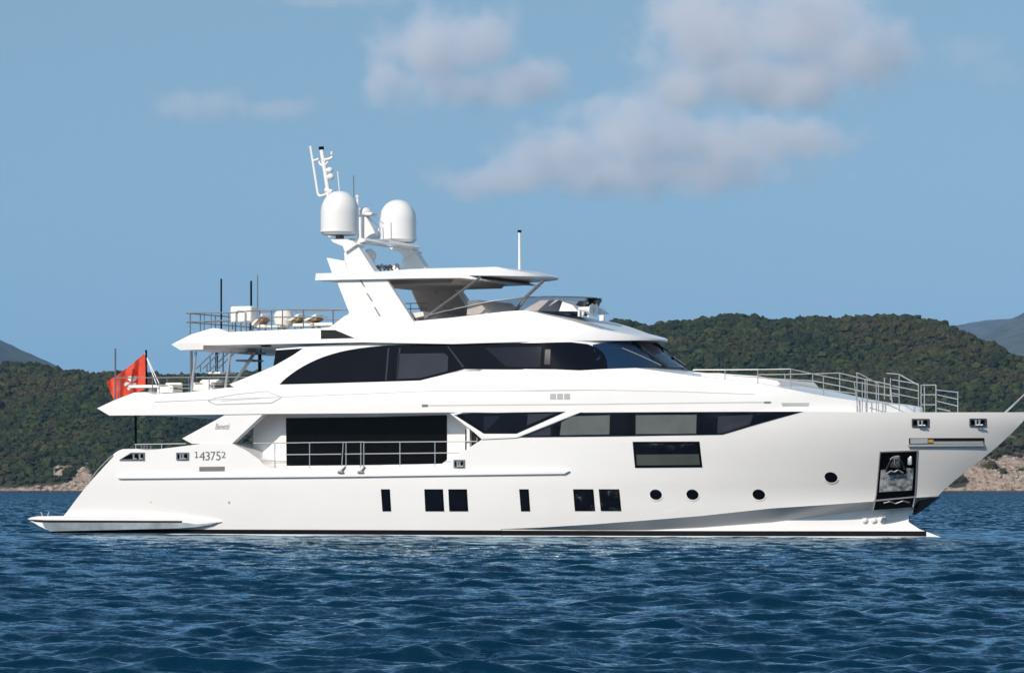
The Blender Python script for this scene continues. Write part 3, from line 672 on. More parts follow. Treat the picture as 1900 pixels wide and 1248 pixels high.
part('chafe_plate', [(1635, 871), (1645, 871), (1645.5, 880), (1681, 878.5), (1682, 868), (1695.5, 867.5), (1692.5, 909), (1631.5, 912.5)], b_hull, BRUSH, ap, mode='plate', out=.03, inn=.02)
part('sill_plate', [(1622.5, 927), (1697, 920), (1696.5, 922.5), (1622, 930)], b_hull, STEEL, ap, mode='plate', out=.04, inn=.02)
part('pocket_trim', [(1633, 837), (1704, 834.5), (1703.8, 837), (1633, 839.3)], b_hull, STEEL, ap, mode='plate', out=.03, inn=.02)
part('pocket_trim', [(1701.8, 837), (1704.2, 836), (1695.5, 940), (1693.2, 940)], b_hull, STEEL, ap, mode='plate', out=.03, inn=.02)
part('pocket_trim', [(1632.8, 838), (1634.5, 838), (1621.3, 946), (1619.3, 946.5)], b_hull, STEEL, ap, mode='plate', out=.03, inn=.02)
bm = bmesh.new()
def apt(px, py, o=.10):
    x, z = on_side(px, py, b_hull); return Vector((x, -b_hull(x, z) - o, z))
rbox(bm, apt(1663, 856, .08), (.40, .14, .46), .05); tube(bm, apt(1646, 872), apt(1656, 850), .05, .03); tube(bm, apt(1680, 870), apt(1671, 848), .05, .03); tube(bm, apt(1649, 878), apt(1678, 876), .045)
obj('anchor', bm, paint('dark_anchor_steel', (.05, .05, .05), .35, metal=.5, var=.5, scale=4), ap)
bm = bmesh.new(); path(bm, [apt(1648, 879, .2), apt(1656, 873, .2), apt(1663, 875, .2), apt(1670, 871, .2), apt(1679, 877, .2)], .025); path(bm, [apt(1655, 852, .2), apt(1660, 848, .2), apt(1667, 850, .2)], .02); path(bm, [apt(1663, 852, .2), apt(1664, 864, .2)], .022); obj('shackle', bm, STEEL, ap)
bm = bmesh.new(); rbox(bm, apt(1689, 854, .05), (.16, .08, .32), .03); obj('fitting', bm, STEEL, ap)
bm = bmesh.new(); path(bm, [apt(1640, 933, .03), apt(1652, 930, .04), apt(1662, 934, .03), apt(1676, 929, .04), apt(1688, 932, .03)], .03); obj('chain_guard', bm, DSTEEL, ap)
for px, py in ((1605, 965.5), (1622, 965.5), (1638, 964)):
    x, z = on_side(px, py, b_low); bm = bmesh.new()
    lathe(bm, (0, 0, 0), [(.12, 0), (.115, .05), (.085, .10), (.04, .13)], 16); bm.transform(Matrix.Translation((x, -b_low(x, z) + (.02 if px < 1630 else -.03), z)) @ Matrix.Rotation(R(98), 4, 'X')); obj('thruster_cap', bm, WHITE, Y)
part('chine_shade', [(1704, 929), (1726, 923), (1741, 921.5), (1722, 936), (1702, 950), (1694, 955), (1697, 940)], lambda x, z: .10, BLACKP, Y, out=.05)  # black plate added to stand for the shade under the bow chine
part('louvre', [(370, 865.5), (417, 865), (417, 873.5), (370, 874)], b_hull, paint('louvre_grey', (.16, .155, .15), .5, var=.1), Y, mode='plate', out=.012, inn=.03)
for px, py in ((280, 931), (425, 931)):
    x, z = on_side(px, py, b_hull); bm = bmesh.new(); tube(bm, (x, -b_hull(x, z) + .02, z), (x, -b_hull(x, z) - .02, z), .05 if px > 300 else .025, n=14); obj('drain', bm, MESHG, Y)
def text_mesh(name, glyphs, mat, parent, y, shear=0.0):
    bmT = bmesh.new()
    for ch, px, base, hpx, wpx in glyphs:
        cu = bpy.data.curves.new('t', 'FONT'); cu.body = ch; cu.size = 1.0; cu.extrude = .01; cu.shear = shear
        to = bpy.data.objects.new('t', cu); col.objects.link(to); bpy.context.view_layer.update()
        me = bpy.data.meshes.new_from_object(to.evaluated_get(bpy.context.evaluated_depsgraph_get()))
        bpy.data.objects.remove(to); bpy.data.curves.remove(cu)
        co = np.array([v.co[:] for v in me.vertices]); x0, z0 = at(px, base, y); x1, z1 = at(px + wpx, base - hpx, y)
        lo, hi = co.min(0), co.max(0)
        for v in me.vertices:
            a = (v.co.x - lo[0]) / (hi[0] - lo[0]); c = (v.co.y - lo[1]) / (hi[1] - lo[1])
            v.co = Vector((x0 + a * (x1 - x0), y - .006 + v.co.z * .3, z0 + c * (z1 - z0)))
        bmT.from_mesh(me); bpy.data.meshes.remove(me)
    return obj(name, bmT, mat, parent)
text_mesh('registration_number', [('l', 364, 849, 11.5, 1.9), ('-', 361.8, 849, 1.6, 6.4), ('-', 361.5, 839.2, 1.6, 3.4), ('4', 370, 853.5, 16, 10.5), ('3', 381, 853.5, 16, 8.5), ('7', 391, 853.5, 16, 9), ('5', 401, 853.5, 16.5, 8.5), ('2', 411, 849, 11.5, 8)], GREYL, hull, -3.868)
text_mesh('name_script', [('Benetti', 399.5, 796, 11, 27)], paint('script_grey', (.30, .30, .31), .5, var=.05), Y, -3.866, .35)

# ---- main deck side rails
def rail(name, tops, mids, posts, r=.018, mat=None, parent=None, rp=None):
    mat = mat or STEEL
    o = tubes(name, tops + mids, r, mat, parent or Y)
    for a, b_ in posts: tubes('post', [(a, b_)], rp or r, mat, o)
    return o
def q3(y): return lambda px, py: P3(px, py, y)
for s in (-1,):
    q = q3(-3.80)
    rail('side_rail', [(q(470, 822), q(633, 820)), (q(676, 820), q(885, 818.5))], [(q(480, 853), q(530, 855)), (q(530, 843), q(633, 842)), (q(676, 841.5), q(853, 839.5))],
         [(q(510, 821), q(510, 872)), (q(574.5, 821), q(574.5, 871)), (q(742, 820), q(742, 869)), (q(807, 819.5), q(807, 868)), (q(885, 811), q(885, 822))])
    rail('boarding_gate', [(q(633, 820), q(676, 819.5))], [(q(640, 842), q(672, 841.5))], [(q(637, 819), q(634, 866)), (q(642, 819), q(642, 868)), (q(669.5, 819), q(669.5, 868)), (q(675, 819), q(675, 866)), (q(636, 871), q(674, 870.5))])
    for px in (632, 669):
        bm = bmesh.new(); p = P3(px, 876, -3.94); rbox(bm, p, (.22, .1, .1), .02); tube(bm, p + Vector((.0, 0, .04)), p + Vector((.16, .05, .22)), .03); obj('gate_hinge', bm, DSTEEL, Y)
q = q3(3.80)
rail('side_rail', [(q(600, 822), q(960, 819))], [(q(600, 843), q(960, 841))], [(q(x, 820), q(x, 866)) for x in (610, 690, 770, 850, 930)])
# after cockpit rail, pole under the overhang
q = q3(-3.5)
rail('cockpit_rail', [(q(250, 824), q(345, 822.5))], [], [(q(252, 823), q(252, 833)), (q(300, 823), q(300, 832))], r=.018)
tubes('overhang_pole', [(P3(251.5, 770, -2.2), P3(252, 835, -2.2))], .05, BLACKP, Y, 12)
for px in (263, 268, 273, 280):
    bm = bmesh.new(); p = P3(px, 832, -3.3); tube(bm, p, p + Vector((0, 0, .12)), .05, .035); obj('deck_cleat', bm, DSTEEL, Y)
tubes('stern_handrail', [[P3(x, y, -3.72) for x, y in ((165, 892), (183, 869), (203, 849), (222, 836.5), (243, 834.5))]], .022, STEEL, Y)

# ---- arch, hardtop and mast
TAUPE = paint('taupe_inner_face', (.46, .37, .31), .7, var=.05)
ALEAN = lerp_tab([(7.0, 3.40), (9.6, 3.26)])
b_arch = lambda x, z: ALEAN(z)
for s in (-1, 1):
    leg = part('arch_leg', [(606, 610), (617, 603), (640, 585.5), (645, 584), (648, 579.5), (646, 575), (627, 527), (626, 515), (716, 515), (722, 526), (768, 597), (770, 606)], b_arch, WHITE, Y, mode='plate', out=0, inn=.18, sides=(s,))
    part('inner_face', [(652, 578), (634, 530), (632, 520), (710, 520), (716, 528), (760, 597), (660, 600)], lambda x, z: b_arch(x, z) - .18, TAUPE, leg, mode='plate', out=0.0, inn=.015, sides=(s,))  # thin taupe sheet covering the leg's inboard face
    for g in ([(666.5, 519), (671, 519), (678, 533), (674.5, 531)], [(680, 544), (682.5, 544), (692, 559), (689, 558.5)], [(694, 569.5), (696.5, 569.5), (706.5, 586.5), (704, 586.5)]):
        bm = bmesh.new(); P = pts(g, b_arch)
        add_piece(bm, P, b_arch, 'plate', out=.012, inn=.03, sides=(s,))
        add_piece(bm, P, lambda x, z: b_arch(x, z) - .18, 'plate', out=.03, inn=.025, sides=(s,)); obj('gill_slot', bm, DSTEEL, leg)
ts = lambda xn, B: (lambda x: B * taper(x, 15.0, xn, 2.2, .5))
XN_T = fit_nose(1037, lambda xn: ts(xn, 3.35))
TB = lerp_tab([(9.0, 3.2), (9.3, 3.40), (9.48, 3.42), (9.75, 2.9), (10.2, 2.3)])
b_top = lambda x, z: TB(z) * taper(x, 15.0, XN_T, 2.2, .5)
ZT = at(1036, 518, 1.5)[1]
top_poly = pts([(586, 507), (585, 520), (714, 517.5), (856, 515.5), (905, 521)], b_top) + [(XN_T - 2.2, ZT - .03), (XN_T - .6, ZT - .03), (XN_T, ZT - .01), (XN_T, ZT + .02)] + pts([(1017, 509, 'p'), (1000, 504.5, 'p'), (880, 496.2), (812, 497.5), (760, 499), (715, 503), (625, 506)], b_top)
hardtop = part('hardtop', top_poly, b_top, WHITE, Y, 24, raw=True, ncross=12, extra=near_nose(XN_T))
bm = bmesh.new(); cxt = at(790, 510, 0)[0]
zt_ = at(790, 520, -2.6)[1]
add_piece(bm, [(cxt - 1.4, zt_ - .12), (cxt - 1.6, zt_ + .2), (cxt + 2.4, zt_ + .2), (cxt + 2.1, zt_ - .1)], lambda x, z: 2.3); obj('ceiling_panel', bm, paint('ceiling_lining', (.42, .37, .33), .7, var=.04), hardtop)
DS = 2.5
for s in (-1, 1):
    yb = lambda x, z: DS + .22
    arm = part('mast_arm', [(638.5, 470), (650, 455.5), (662, 453), (696, 506), (700, 512), (642, 512)], yb, WHITE, Y, mode='plate', out=0, inn=.44, sides=(s,))
    part('dome_bracket', [(613, 444), (618, 449.5), (636, 456.5), (640, 468), (662, 453), (655, 447), (641.5, 443.5)], lambda x, z: DS + .36, WHITE, arm, mode='plate', out=0, inn=.72, sides=(s,))
    part('tail_fin', [(606, 478), (640, 484), (646, 508), (620, 510), (616, 506)], lambda x, z: DS + .3, WHITE, Y, mode='plate', out=0, inn=.16, sides=(s,))
    c = P3(630.5, 431, -2.5); px_m = 1 / 49.3
    dome = thing('d', 'd', 'd') if False else None
    bm = bmesh.new(); r = 35.3 * px_m; Hc = 36 * px_m; prof = [(r * .30, -6 * px_m), (r * .86, -5 * px_m), (r, 0), (r * 1.0, Hc)]
    prof += [(r * math.cos(a) ** .9, Hc + 40 * px_m * math.sin(a)) for a in np.linspace(.12, math.pi / 2 - .02, 12)]
    lathe(bm, (c.x, s * DS, c.z), prof); dm = obj('satellite_dome', bm, WHITE, Y, 40)
    bm = bmesh.new(); lathe(bm, (c.x, s * DS, c.z - .34), [(.30, 0), (.30, .08), (.16, .10), (.16, .26)], 20); obj('dome_mount', bm, DSTEEL, dm)
    bm = bmesh.new(); lathe(bm, (c.x, s * DS, c.z + .0), [(r * 1.012, 0), (r * 1.014, .05), (r * 1.012, .07)], 40); obj('dome_seam', bm, WHITE, dm)
bm = bmesh.new()                                   # the beam joining the two arms, with the central fin on it
zb0 = at(661, 449, -2.4)[1]; xb0 = at(661, 449, -2.4)[0]
for k in range(12):
    y0, y1 = -2.4 + 4.8 * k / 12, -2.4 + 4.8 * (k + 1) / 12
    h = lambda y: .14 + .06 * (1 - abs(y) / 2.6)
    vs = []
    for y in (y0, y1):
        vs.append([bm.verts.new((xb0 + dx_, y, zb0 + dz_)) for dx_, dz_ in ((-.30, -.0), (.22, -.02), (.40, .05), (.22, h(y)), (-.30, h(y)))])
    for i in range(5): bm.faces.new((vs[0][i], vs[0][(i + 1) % 5], vs[1][(i + 1) % 5], vs[1][i]))
    if k == 0: bm.faces.new(vs[0][::-1])
    if k == 11: bm.faces.new(vs[1])
bmesh.ops.remove_doubles(bm, verts=bm.verts, dist=1e-4); bmesh.ops.recalc_face_normals(bm, faces=bm.faces)
beam = obj('mast_beam', bm, WHITE, Y)
part('radar_fin', [(663, 398), (668, 398), (679, 402), (690, 420), (700, 441), (672, 443), (664, 440)], lambda x, z: .16, WHITE, Y)
bm = bmesh.new(); c = P3(676, 393, 0); lathe(bm, (c.x, 0, c.z - .18), [(.18, 0), (.30, .06), (.30, .20), (.20, .32), (.05, .36)], 24); rad = obj('radar_scanner', bm, WHITE, Y)
bm = bmesh.new(); rbox(bm, (c.x + .12, 0, c.z - .10), (.62, .5, .12), .04); obj('scanner_bar', bm, WHITE, rad)
bm = bmesh.new(); tube(bm, P3(664, 440, -.5), P3(663.5, 366, -.5), .05); tube(bm, P3(663.5, 366, -.5), P3(663.5, 362, -.5), .08); obj('mast_light_pole', bm, WHITE, Y)
tubes('stay_wire', [(P3(684, 395, 0), P3(712, 415, .9)), (P3(682, 400, 0), P3(706, 424, .6))], .012, WHITE, Y)
for px, yy in ((673, .2), (699, .5), (703, -.3)):
    tubes('stub_aerial', [(P3(px, 440, yy), P3(px, 423, yy))], .03, WHITE, beam)
# signal mast behind the near dome
MY = -1.0
bm = bmesh.new(); q = q3(MY); path(bm, [q(613, 440), q(611, 400), q(609, 355), q(596.5, 277)], .085, 12); tube(bm, q(604, 352), q(616, 357), .10)
sm_ = obj('signal_mast', bm, WHITE, Y)
bm = bmesh.new(); tube(bm, q(596.6, 278), q(596, 272.5), .10, n=12); obj('mast_lamp', bm, BLACKP, sm_)
bm = bmesh.new(); path(bm, [q(576, 271), q(580, 296), q(590, 360), q(593, 364), q(601, 362), q(611, 356)], .05); path(bm, [q(582, 298.5), q(592, 294.5)], .045); obj('aerial_bracket', bm, WHITE, sm_)
bm = bmesh.new(); path(bm, [q(600, 297), q(611, 295), q(618, 291)], .055); tube(bm, q(615.5, 287), q(616, 281), .05); obj('crossarm', bm, WHITE, sm_)
bm = bmesh.new(); path(bm, [q(592, 299), q(594, 305), q(599, 308), q(605, 305), q(609, 300)], .04); obj('crossarm', bm, WHITE, sm_)
for py, r_ in ((316, .13), (328, .14)):
    bm = bmesh.new(); p = q(612 + (py - 316) * .15, py); bmesh.ops.create_uvsphere(bm, u_segments=16, v_segments=10, radius=r_, matrix=Matrix.Translation(p) @ Matrix.Diagonal((1, 1, .9, 1))); tube(bm, p, q(604, py - 2), .035); obj('signal_light', bm, WHITE, sm_)
tubes('whip_aerial', [(q(630, 356), q(626.5, 318))], .022, WHITE, Y); tubes('whip_aerial', [(P3(658, 436, -.6), P3(656, 326, -.6))], .018, DSTEEL, Y)
hm = tubes('hardtop_aerial', [(P3(964, 500, -.5), P3(964, 431, -.5))], .05, WHITE, Y); tubes('aerial_tip', [(P3(964, 431, -.5), P3(964, 427, -.5))], .075, BLACKP, hm, 12)
# searchlight and small gear on the hardtop between the arms
bm = bmesh.new(); c = P3(686, 474, 0); bmesh.ops.create_uvsphere(bm, u_segments=20, v_segments=12, radius=.26, matrix=Matrix.Translation(c)); tube(bm, c, P3(688, 505, 0), .10); tube(bm, P3(686, 484, 0), P3(689, 500, 0), .2, .13, 16); sl_ = obj('camera_turret', bm, WHITE, hardtop)
bm = bmesh.new(); tube(bm, P3(679, 472, -.1), P3(674, 473, -.25), .17, n=16); obj('lens', bm, BLACKP, sl_)
for k, (px, py) in enumerate(((695, 496), (702, 497), (709, 495), (717, 497), (724, 496), (737, 494))):
    bm = bmesh.new(); a = P3(px - 3, py + 4, .4); tube(bm, a, P3(px, py - 5, .6), .03); tube(bm, P3(px - 3, py - 3, .5), P3(px + 4, py - 1, .5), .045); tube(bm, P3(px, py - 1, .5), P3(px + 5, py + 6, .5), .035); obj('horn', bm, (DSTEEL, TEAK, MESHG)[k % 3], hardtop)

# ---- flying bridge screen, struts
fs = lambda xn, B: (lambda x: B * taper(x, 15.5, xn, 2.6, .5))
XN_F = fit_nose(1110, lambda xn: fs(xn, 2.85))
b_fly = lambda x, z: (2.85 + .12 * (z - 8.2)) * taper(x, 15.5, XN_F + .35 * (z - 8.4), 2.6, .5)
LT = pts([(765, 592), (840, 574), (913, 558.5), (961, 552.5), (1017, 550)], b_fly); LB = pts([(765, 598), (840, 590), (941, 579), (1032, 579)], b_fly)
ztn, zbn = at(1112, 557, 1.5)[1], at(1077, 580, 1.5)[1]
scr = LT + [(XN_F + .35 * (ztn - 8.4), ztn)] + [(XN_F + .35 * (zbn - 8.4), zbn - .15)] + LB[::-1]
fly = part('flybridge_screen', scr, b_fly, SMOKE, Y, raw=True, mode='plate', out=0, inn=.02, sides=(-1, 1), extra=near_nose(XN_F) + near_nose(XN_F + .3))
bm = bmesh.new()
for s in (-1, 1):
    prev = None
    for x in list(np.linspace(LT[0][0], XN_F - .6, 30)) + list(np.linspace(XN_F - .55, XN_F + .35 * (ztn - 8.4) - .001, 24)):
        zt = float(np.interp(x, [p[0] for p in LT] + [XN_F + .35 * (ztn - 8.4)], [p[1] for p in LT] + [ztn])); v = Vector((x, s * b_fly(x, zt), zt))
        if prev is not None: tube(bm, prev, v, .022)
        prev = v
obj('screen_rail', bm, DSTEEL, fly)
bm = bmesh.new(); path(bm, [Vector((x, -b_fly(x, 8.5), z)) for x, z in ()] or [P3(788, 590, -2.8), P3(892, 514, -2.8)], .05); obj('hardtop_strut', bm, DSTEEL, Y)
bm = bmesh.new(); path(bm, [P3(958, 575, -2.2), P3(978, 549, -2.3), P3(1008, 521, -2.3)], .065); obj('hardtop_strut', bm, DSTEEL, Y)
part('shade_sail', [(772, 590), (840, 570), (856, 570), (800, 588), (778, 596)], lambda x, z: 2.5, paint('dark_shade_cloth', (.09, .085, .08), .8, var=.1), Y, mode='plate', out=0, inn=.03)
part('helm_console', [(968, 577), (985, 567), (1003, 557), (1035, 556), (1062, 566), (1072, 577)], lambda x, z: 1.5, WHITE, Y)
part('helm_seat', [(866, 584), (868, 558), (884, 556), (895, 566), (905, 581)], lambda x, z: 1.6, CREAM, Y)
part('screen_brow', [(1060, 574), (1075, 558), (1110, 556.5), (1098, 573)], lambda x, z: min(1.5, max(.2, b_fly(x, z) - .12)), paint('dark_dash', (.04, .035, .04), .5), Y)
hr = bmesh.new()
for k, off in enumerate((-.18, .18)):
    a, b_ = P3(1078, 573, -2.2), P3(1102, 575, -2.2); a.y += off; b_.y += off
    tube(hr, a, b_ - (b_ - a) * .25, .07, .11, 14); tube(hr, b_ - (b_ - a) * .25, b_, .11, .24, 14); tube(hr, a + Vector((0, 0, .0)), a + Vector((0, 0, -.28)), .05)
tube(hr, P3(1092, 576, -2.2), P3(1092, 588, -2.2), .05); obj('air_horn', hr, WHITE, Y)
bm = bmesh.new(); rbox(bm, P3(1117, 590, -1.9), (.2, .16, .22), .04); obj('deck_light', bm, WHITE, Y)
q = q3(2.9); rail('bridge_rail', [(q(752, 563), q(792, 562))], [(q(752, 573), q(792, 572))], [(q(762, 562), q(762, 584)), (q(782, 562), q(782, 582))], mat=DSTEEL)
part('bridge_sofa', [(757, 598), (759, 581), (785, 578), (789, 596)], lambda x, z: 2.4, CREAM, Y)

# ---- sun-deck rails, aerials
def P_(y): return lambda px, py: P3(px, py, y)
q = P_(-3.1)
rail('sun_deck_rail', [(q(346, 580.5), q(429, 580), q(477, 575.5), q(607, 573.5), q(644, 575))], [(q(352, 597), q(428, 594)), (q(478, 588), q(607, 588))],
     [(q(353, 580.5), q(353, 622)), (q(424, 580), q(424, 616)), (q(482, 575), q(482, 612)), (q(504, 575), q(504, 611)), (q(524, 575), q(524, 610)), (q(563, 574), q(563, 609)), (q(618, 573.5), q(618, 604))], mat=DSTEEL, r=.024)
q = P_(3.1)
rail('sun_deck_rail', [(q(345, 581), q(470, 579), q(640, 575), q(690, 574))], [(q(380, 597), q(640, 592))], [(q(px, 580), q(px, 612)) for px in (379, 392, 470, 552, 618)], mat=DSTEEL, r=.02)
xa_ = at(346, 581, -3.1)[0]; za_ = at(346, 581, -3.1)[1]
rail('sun_deck_rail', [((xa_, -3.1, za_), (xa_, 3.1, za_))], [((xa_, -3.1, za_ - .34), (xa_, 3.1, za_ - .34))], [((xa_, yy, za_), (xa_, yy, za_ - .85)) for yy in (-2, -.8, .6, 2)], mat=DSTEEL, r=.022)
for px, y0, y1, yy, rr_ in ((410.5, 517, 613, -2.6, .035), (466, 521, 613, -1.0, .04), (478, 510, 613, 1.2, .022)):
    tubes('whip_aerial', [(P3(px, y1, yy), P3(px, y0, yy))], rr_, BLACKP if rr_ > .03 else DSTEEL, Y)

# ---- upper after deck: posts, stairs, rails
for a, b_, rr_, m_ in ((P3(363.5, 652, -3.3), P3(355, 726, -3.3), .05, STEEL), (P3(428, 650, -3.2), P3(418, 720, -3.2), .05, STEEL), (P3(355, 650, 2.9), P3(355, 722, 2.9), .055, DSTEEL), (P3(402, 648, 2.6), P3(402, 690, 2.6), .06, BLACKP), (P3(482, 645, 1.0), P3(482, 690, 1.0), .07, BLACKP)):
    tubes('deck_post', [(a, b_)], rr_, m_, Y, 10)
st = tubes('stairway', [(P3(430, 716, 0.2), P3(472, 655, 0.2))], .07, WHITE, Y)
for px, py in ((468, 655), (463, 669), (412, 692), (400, 706)):
    bm = bmesh.new(); rbox(bm, P3(px, py, 0.2), (.75, .9, .07), .02); obj('tread', bm, WHITE if py > 680 else DSTEEL, st)
for yy, dxp in ((-.4, 0), (.9, 12)):
    tubes('handrail', [(P3(364 + dxp, 684, yy), P3(404 + dxp, 646, yy)), (P3(386 + dxp, 690, yy), P3(430 + dxp, 648, yy)), (P3(372 + dxp, 690, yy), P3(372 + dxp, 676, yy)), (P3(390 + dxp, 690, yy), P3(390 + dxp, 662, yy)), (P3(414 + dxp, 690, yy), P3(414 + dxp, 650, yy))], .026, DSTEEL, st)
q = P_(-3.2)
rail('upper_deck_rail', [(q(215, 701), q(445, 699))], [(q(330, 720), q(358, 720))], [(q(222, 701), q(222, 738)), (q(283, 701), q(283, 730)), (q(388, 700), q(388, 724))], mat=DSTEEL, r=.02)
q = P_(3.2)
rail('upper_deck_rail', [(q(225, 702), q(500, 699))], [(q(300, 714), q(490, 712))], [(q(px, 701), q(px, 726)) for px in (250, 310, 350, 397, 440)], mat=DSTEEL, r=.02)
tubes('stern_pole', [(P3(214, 646, -1.6), P3(214, 745, -1.6))], .034, DSTEEL, Y, 10)
FY = -.4
fst = tubes('flagstaff', [(P3(271, 649, FY), P3(272, 722, FY))], .04, BLACKP, Y, 10)
tubes('staff_stay', [(P3(273, 664, FY), P3(295, 711, FY)), (P3(269, 655, FY), P3(290, 712, FY))], .02, WHITE, fst)

xg = lambda px, y: at(px, 764, y)[0]
def bul(px, py, inset=.35):
    x, z = on_side(px, 764, b_hull); y = -(b_hull(x, z) - inset); return Vector((x, y, at(px, py, y)[1]))
# ---- foredeck rails
def bandp(px, py): x, z = on_side(px, py, b_band); return Vector((x, -b_band(x, z) + .06, z))
near = [(1285, 686, 698), (1344, 686, 705), (1405, 685.5, 712), (1466, 684.5, 723), (1527, 697.5, 735)]
for s in (-1, 1):
    T = []; posts_ = []; M_ = []
    for px, t_, b_ in near:
        c = bandp(px, b_); z = at(px, t_, c.y)[1]; a = Vector((c.x, c.y, z))
        if s > 0: a.y *= -1; c.y *= -1
        T.append(a); posts_.append((a, c)); M_.append(c.lerp(a, .35 if px > 1440 else .5))
    e = bul(1579, 708.5); e2 = bul(1586, 763)
    if s > 0: e.y *= -1; e2.y *= -1
    T.append(e); posts_.append((e, e2)); M_.append(e.lerp(e2, .4))
    rail('foredeck_rail', [T], [M_], posts_, r=.019)
for s in (-1,):
    def m_(v): return Vector((v.x, v.y * -s, v.z)) if s > 0 else v
    G = [(1584, 691.5, 764), (1594, 708, 764), (1603, 700, 764), (1620, 711, 764), (1624, 712, 764), (1662.5, 693, 764)]
    segs = [[m_(bul(1582, 692)), m_(bul(1587, 692)), m_(bul(1624, 712))], [m_(bul(1579, 708)), m_(bul(1624, 716)), m_(bul(1662, 722))]]
    mids = [[m_(bul(1580, 724)), m_(bul(1622, 730)), m_(bul(1662, 735))], [m_(bul(1600, 745)), m_(bul(1662, 750))]]
    rail('bulwark_rail', segs, mids, [(m_(bul(a, t)), m_(bul(a, b_))) for a, t, b_ in G], r=.019)
# far-forward pulpit rail stands on the port bulwark; the same on starboard is its gate
def port(px, py, inset=.3):
    x, z = on_side(px, 764, b_hull, 1); y = b_hull(x, z) - inset; return Vector((x, y, at(px, py, y)[1]))
rail('pulpit_rail', [[port(1650, 692), port(1673, 694), port(1709, 714)], [port(1742, 723), port(1782, 727.5)]], [[port(1660, 704), port(1709, 712)][::1], [port(1660, 715), port(1709, 725)], [port(1660, 729), port(1709, 739)], [port(1744, 732), port(1782, 740.5)], [port(1744, 744), port(1782, 753)], [port(1744, 757), port(1768, 762)]],
     [(port(1709, 713), port(1709, 766)), (port(1782, 726), port(1782, 766)), (port(1646, 700), port(1646, 740)), (port(1657, 701), port(1657, 742))], r=.019)
rail('pulpit_gate', [[port(1716, 714), port(1742, 714)]], [[port(1716, 732), port(1742, 732)], [port(1716, 750.5), port(1742, 750.5)]], [(port(1714, 713.5), port(1714, 766)), (port(1720, 716), port(1720, 766)), (port(1741.5, 713.5), port(1741.5, 766))], r=.022, mat=STEEL)
tubes('jackstaff', [(P3(1864, 766, 0.0), P3(1902, 731, 0.0))], .035, STEEL, Y)
part('sun_pad', [(1300, 700), (1302, 692), (1335, 692), (1365, 698), (1440, 704), (1446, 710), (1450, 716)], lambda x, z: 2.0, WCLOTH, Y)

# ================================================================== loose things on deck
def make_flag():
    nx, nz = 44, 28; bm = bmesh.new(); V = {}
    hoist_t, hoist_b = (268, 656), (275, 716)
    def edge(u, v):
        # hanging cloth: quadrilateral with a drooping fly end
        tl, bl = np.array([268.5, 655.0]), np.array([276, 717.0]); tr, br = np.array([197, 708.0]), np.array([211, 741.0])
        top = tl + (tr - tl) * u + np.array([0, 3.0 * math.sin(u * 3.1)]); bot = bl + (br - bl) * u + np.array([0, 5 * math.sin(u * 3.1)])
        p = top + (bot - top) * v; return p
    for i in range(nx + 1):
        for j in range(nz + 1):
            u, v = i / nx, j / nz; p = edge(u, v); w = .20 * math.sin(u * 9 + v * 2.5) * (.25 + u) + .10 * math.sin(u * 17 - v * 4)
            V[i, j] = bm.verts.new(P3(p[0], p[1] , FY + .02 + w))
    for i in range(nx):
        for j in range(nz): bm.faces.new((V[i, j], V[i, j + 1], V[i + 1, j + 1], V[i + 1, j]))
    bmesh.ops.solidify(bm, geom=bm.faces[:], thickness=.012)
    root = obj('ensign', bm, RED, None, 60)
    tag(root, 'red ensign with white flower emblem drooping from the black stern flagstaff', 'flag')
    bm = bmesh.new()
    def pt(a, b_):
        u, v = .44 + a, .56 + b_; p = edge(u, v); w = .20 * math.sin(u * 9 + v * 2.5) * (.25 + u) + .10 * math.sin(u * 17 - v * 4)
        return bm.verts.new(P3(p[0], p[1], FY + .02 + w - .03))
    for k in range(5):
        t0 = 2 * math.pi * k / 5 - math.pi / 2; L = []
        for sft, rr in ((0, .03), (-.42, .15), (-.30, .24), (.1, .28), (.42, .22), (.36, .12)): L.append(pt(rr * math.cos(t0 + sft) * .68, rr * .9 * math.sin(t0 + sft)))
        bm.faces.new(L)
    e = obj('flower_emblem', bm, WCLOTH, root)
make_flag()
def table():
    t = thing('deck_table', 'white oval table on the upper after deck beside the flag', 'table', P3(283, 730, -1.8))
    o = t.location
    bm = bmesh.new(); c = P3(283, 717, -1.8) - o; n = 32; R1 = [bm.verts.new((c.x + 1.0 * math.cos(a), c.y + .7 * math.sin(a), c.z - .05)) for a in np.linspace(0, 2 * math.pi, n, endpoint=False)]; R2 = [bm.verts.new((v.co.x, v.co.y, c.z + .05)) for v in R1]
    for k in range(n): bm.faces.new((R1[k], R1[(k + 1) % n], R2[(k + 1) % n], R2[k]))
    bm.faces.new(R1[::-1]); bm.faces.new(R2); obj('tabletop', bm, WHITE, t)
    bm = bmesh.new(); tube(bm, (c.x, c.y, c.z - .05), (c.x, c.y, c.z - .5), .12, .3, 16); obj('pedestal', bm, WHITE, t)
table()
def sofa(label, px, py, y, w):
    t = thing('deck_sofa', label, 'sofa', P3(px, py, y)); t.scale = (1, 1, .72)
    bm = bmesh.new(); rbox(bm, (0, 0, .22), (w, .8, .34), .06); obj('seat', bm, CREAM, t)
    bm = bmesh.new(); rbox(bm, (0, .34, .42), (w, .16, .40), .06); obj('backrest', bm, CREAM, t)
    for s in (-1, 1):
        bm = bmesh.new(); rbox(bm, (s * (w / 2 - .08), 0, .36), (.16, .8, .3), .05); obj('armrest', bm, CREAM, t)
sofa('cream sofa on the upper after deck between table and stairs', 385, 727, -1.0, 1.0)
sofa('low cream bench against the after end of the white deck table', 315, 731, -2.4, .7)
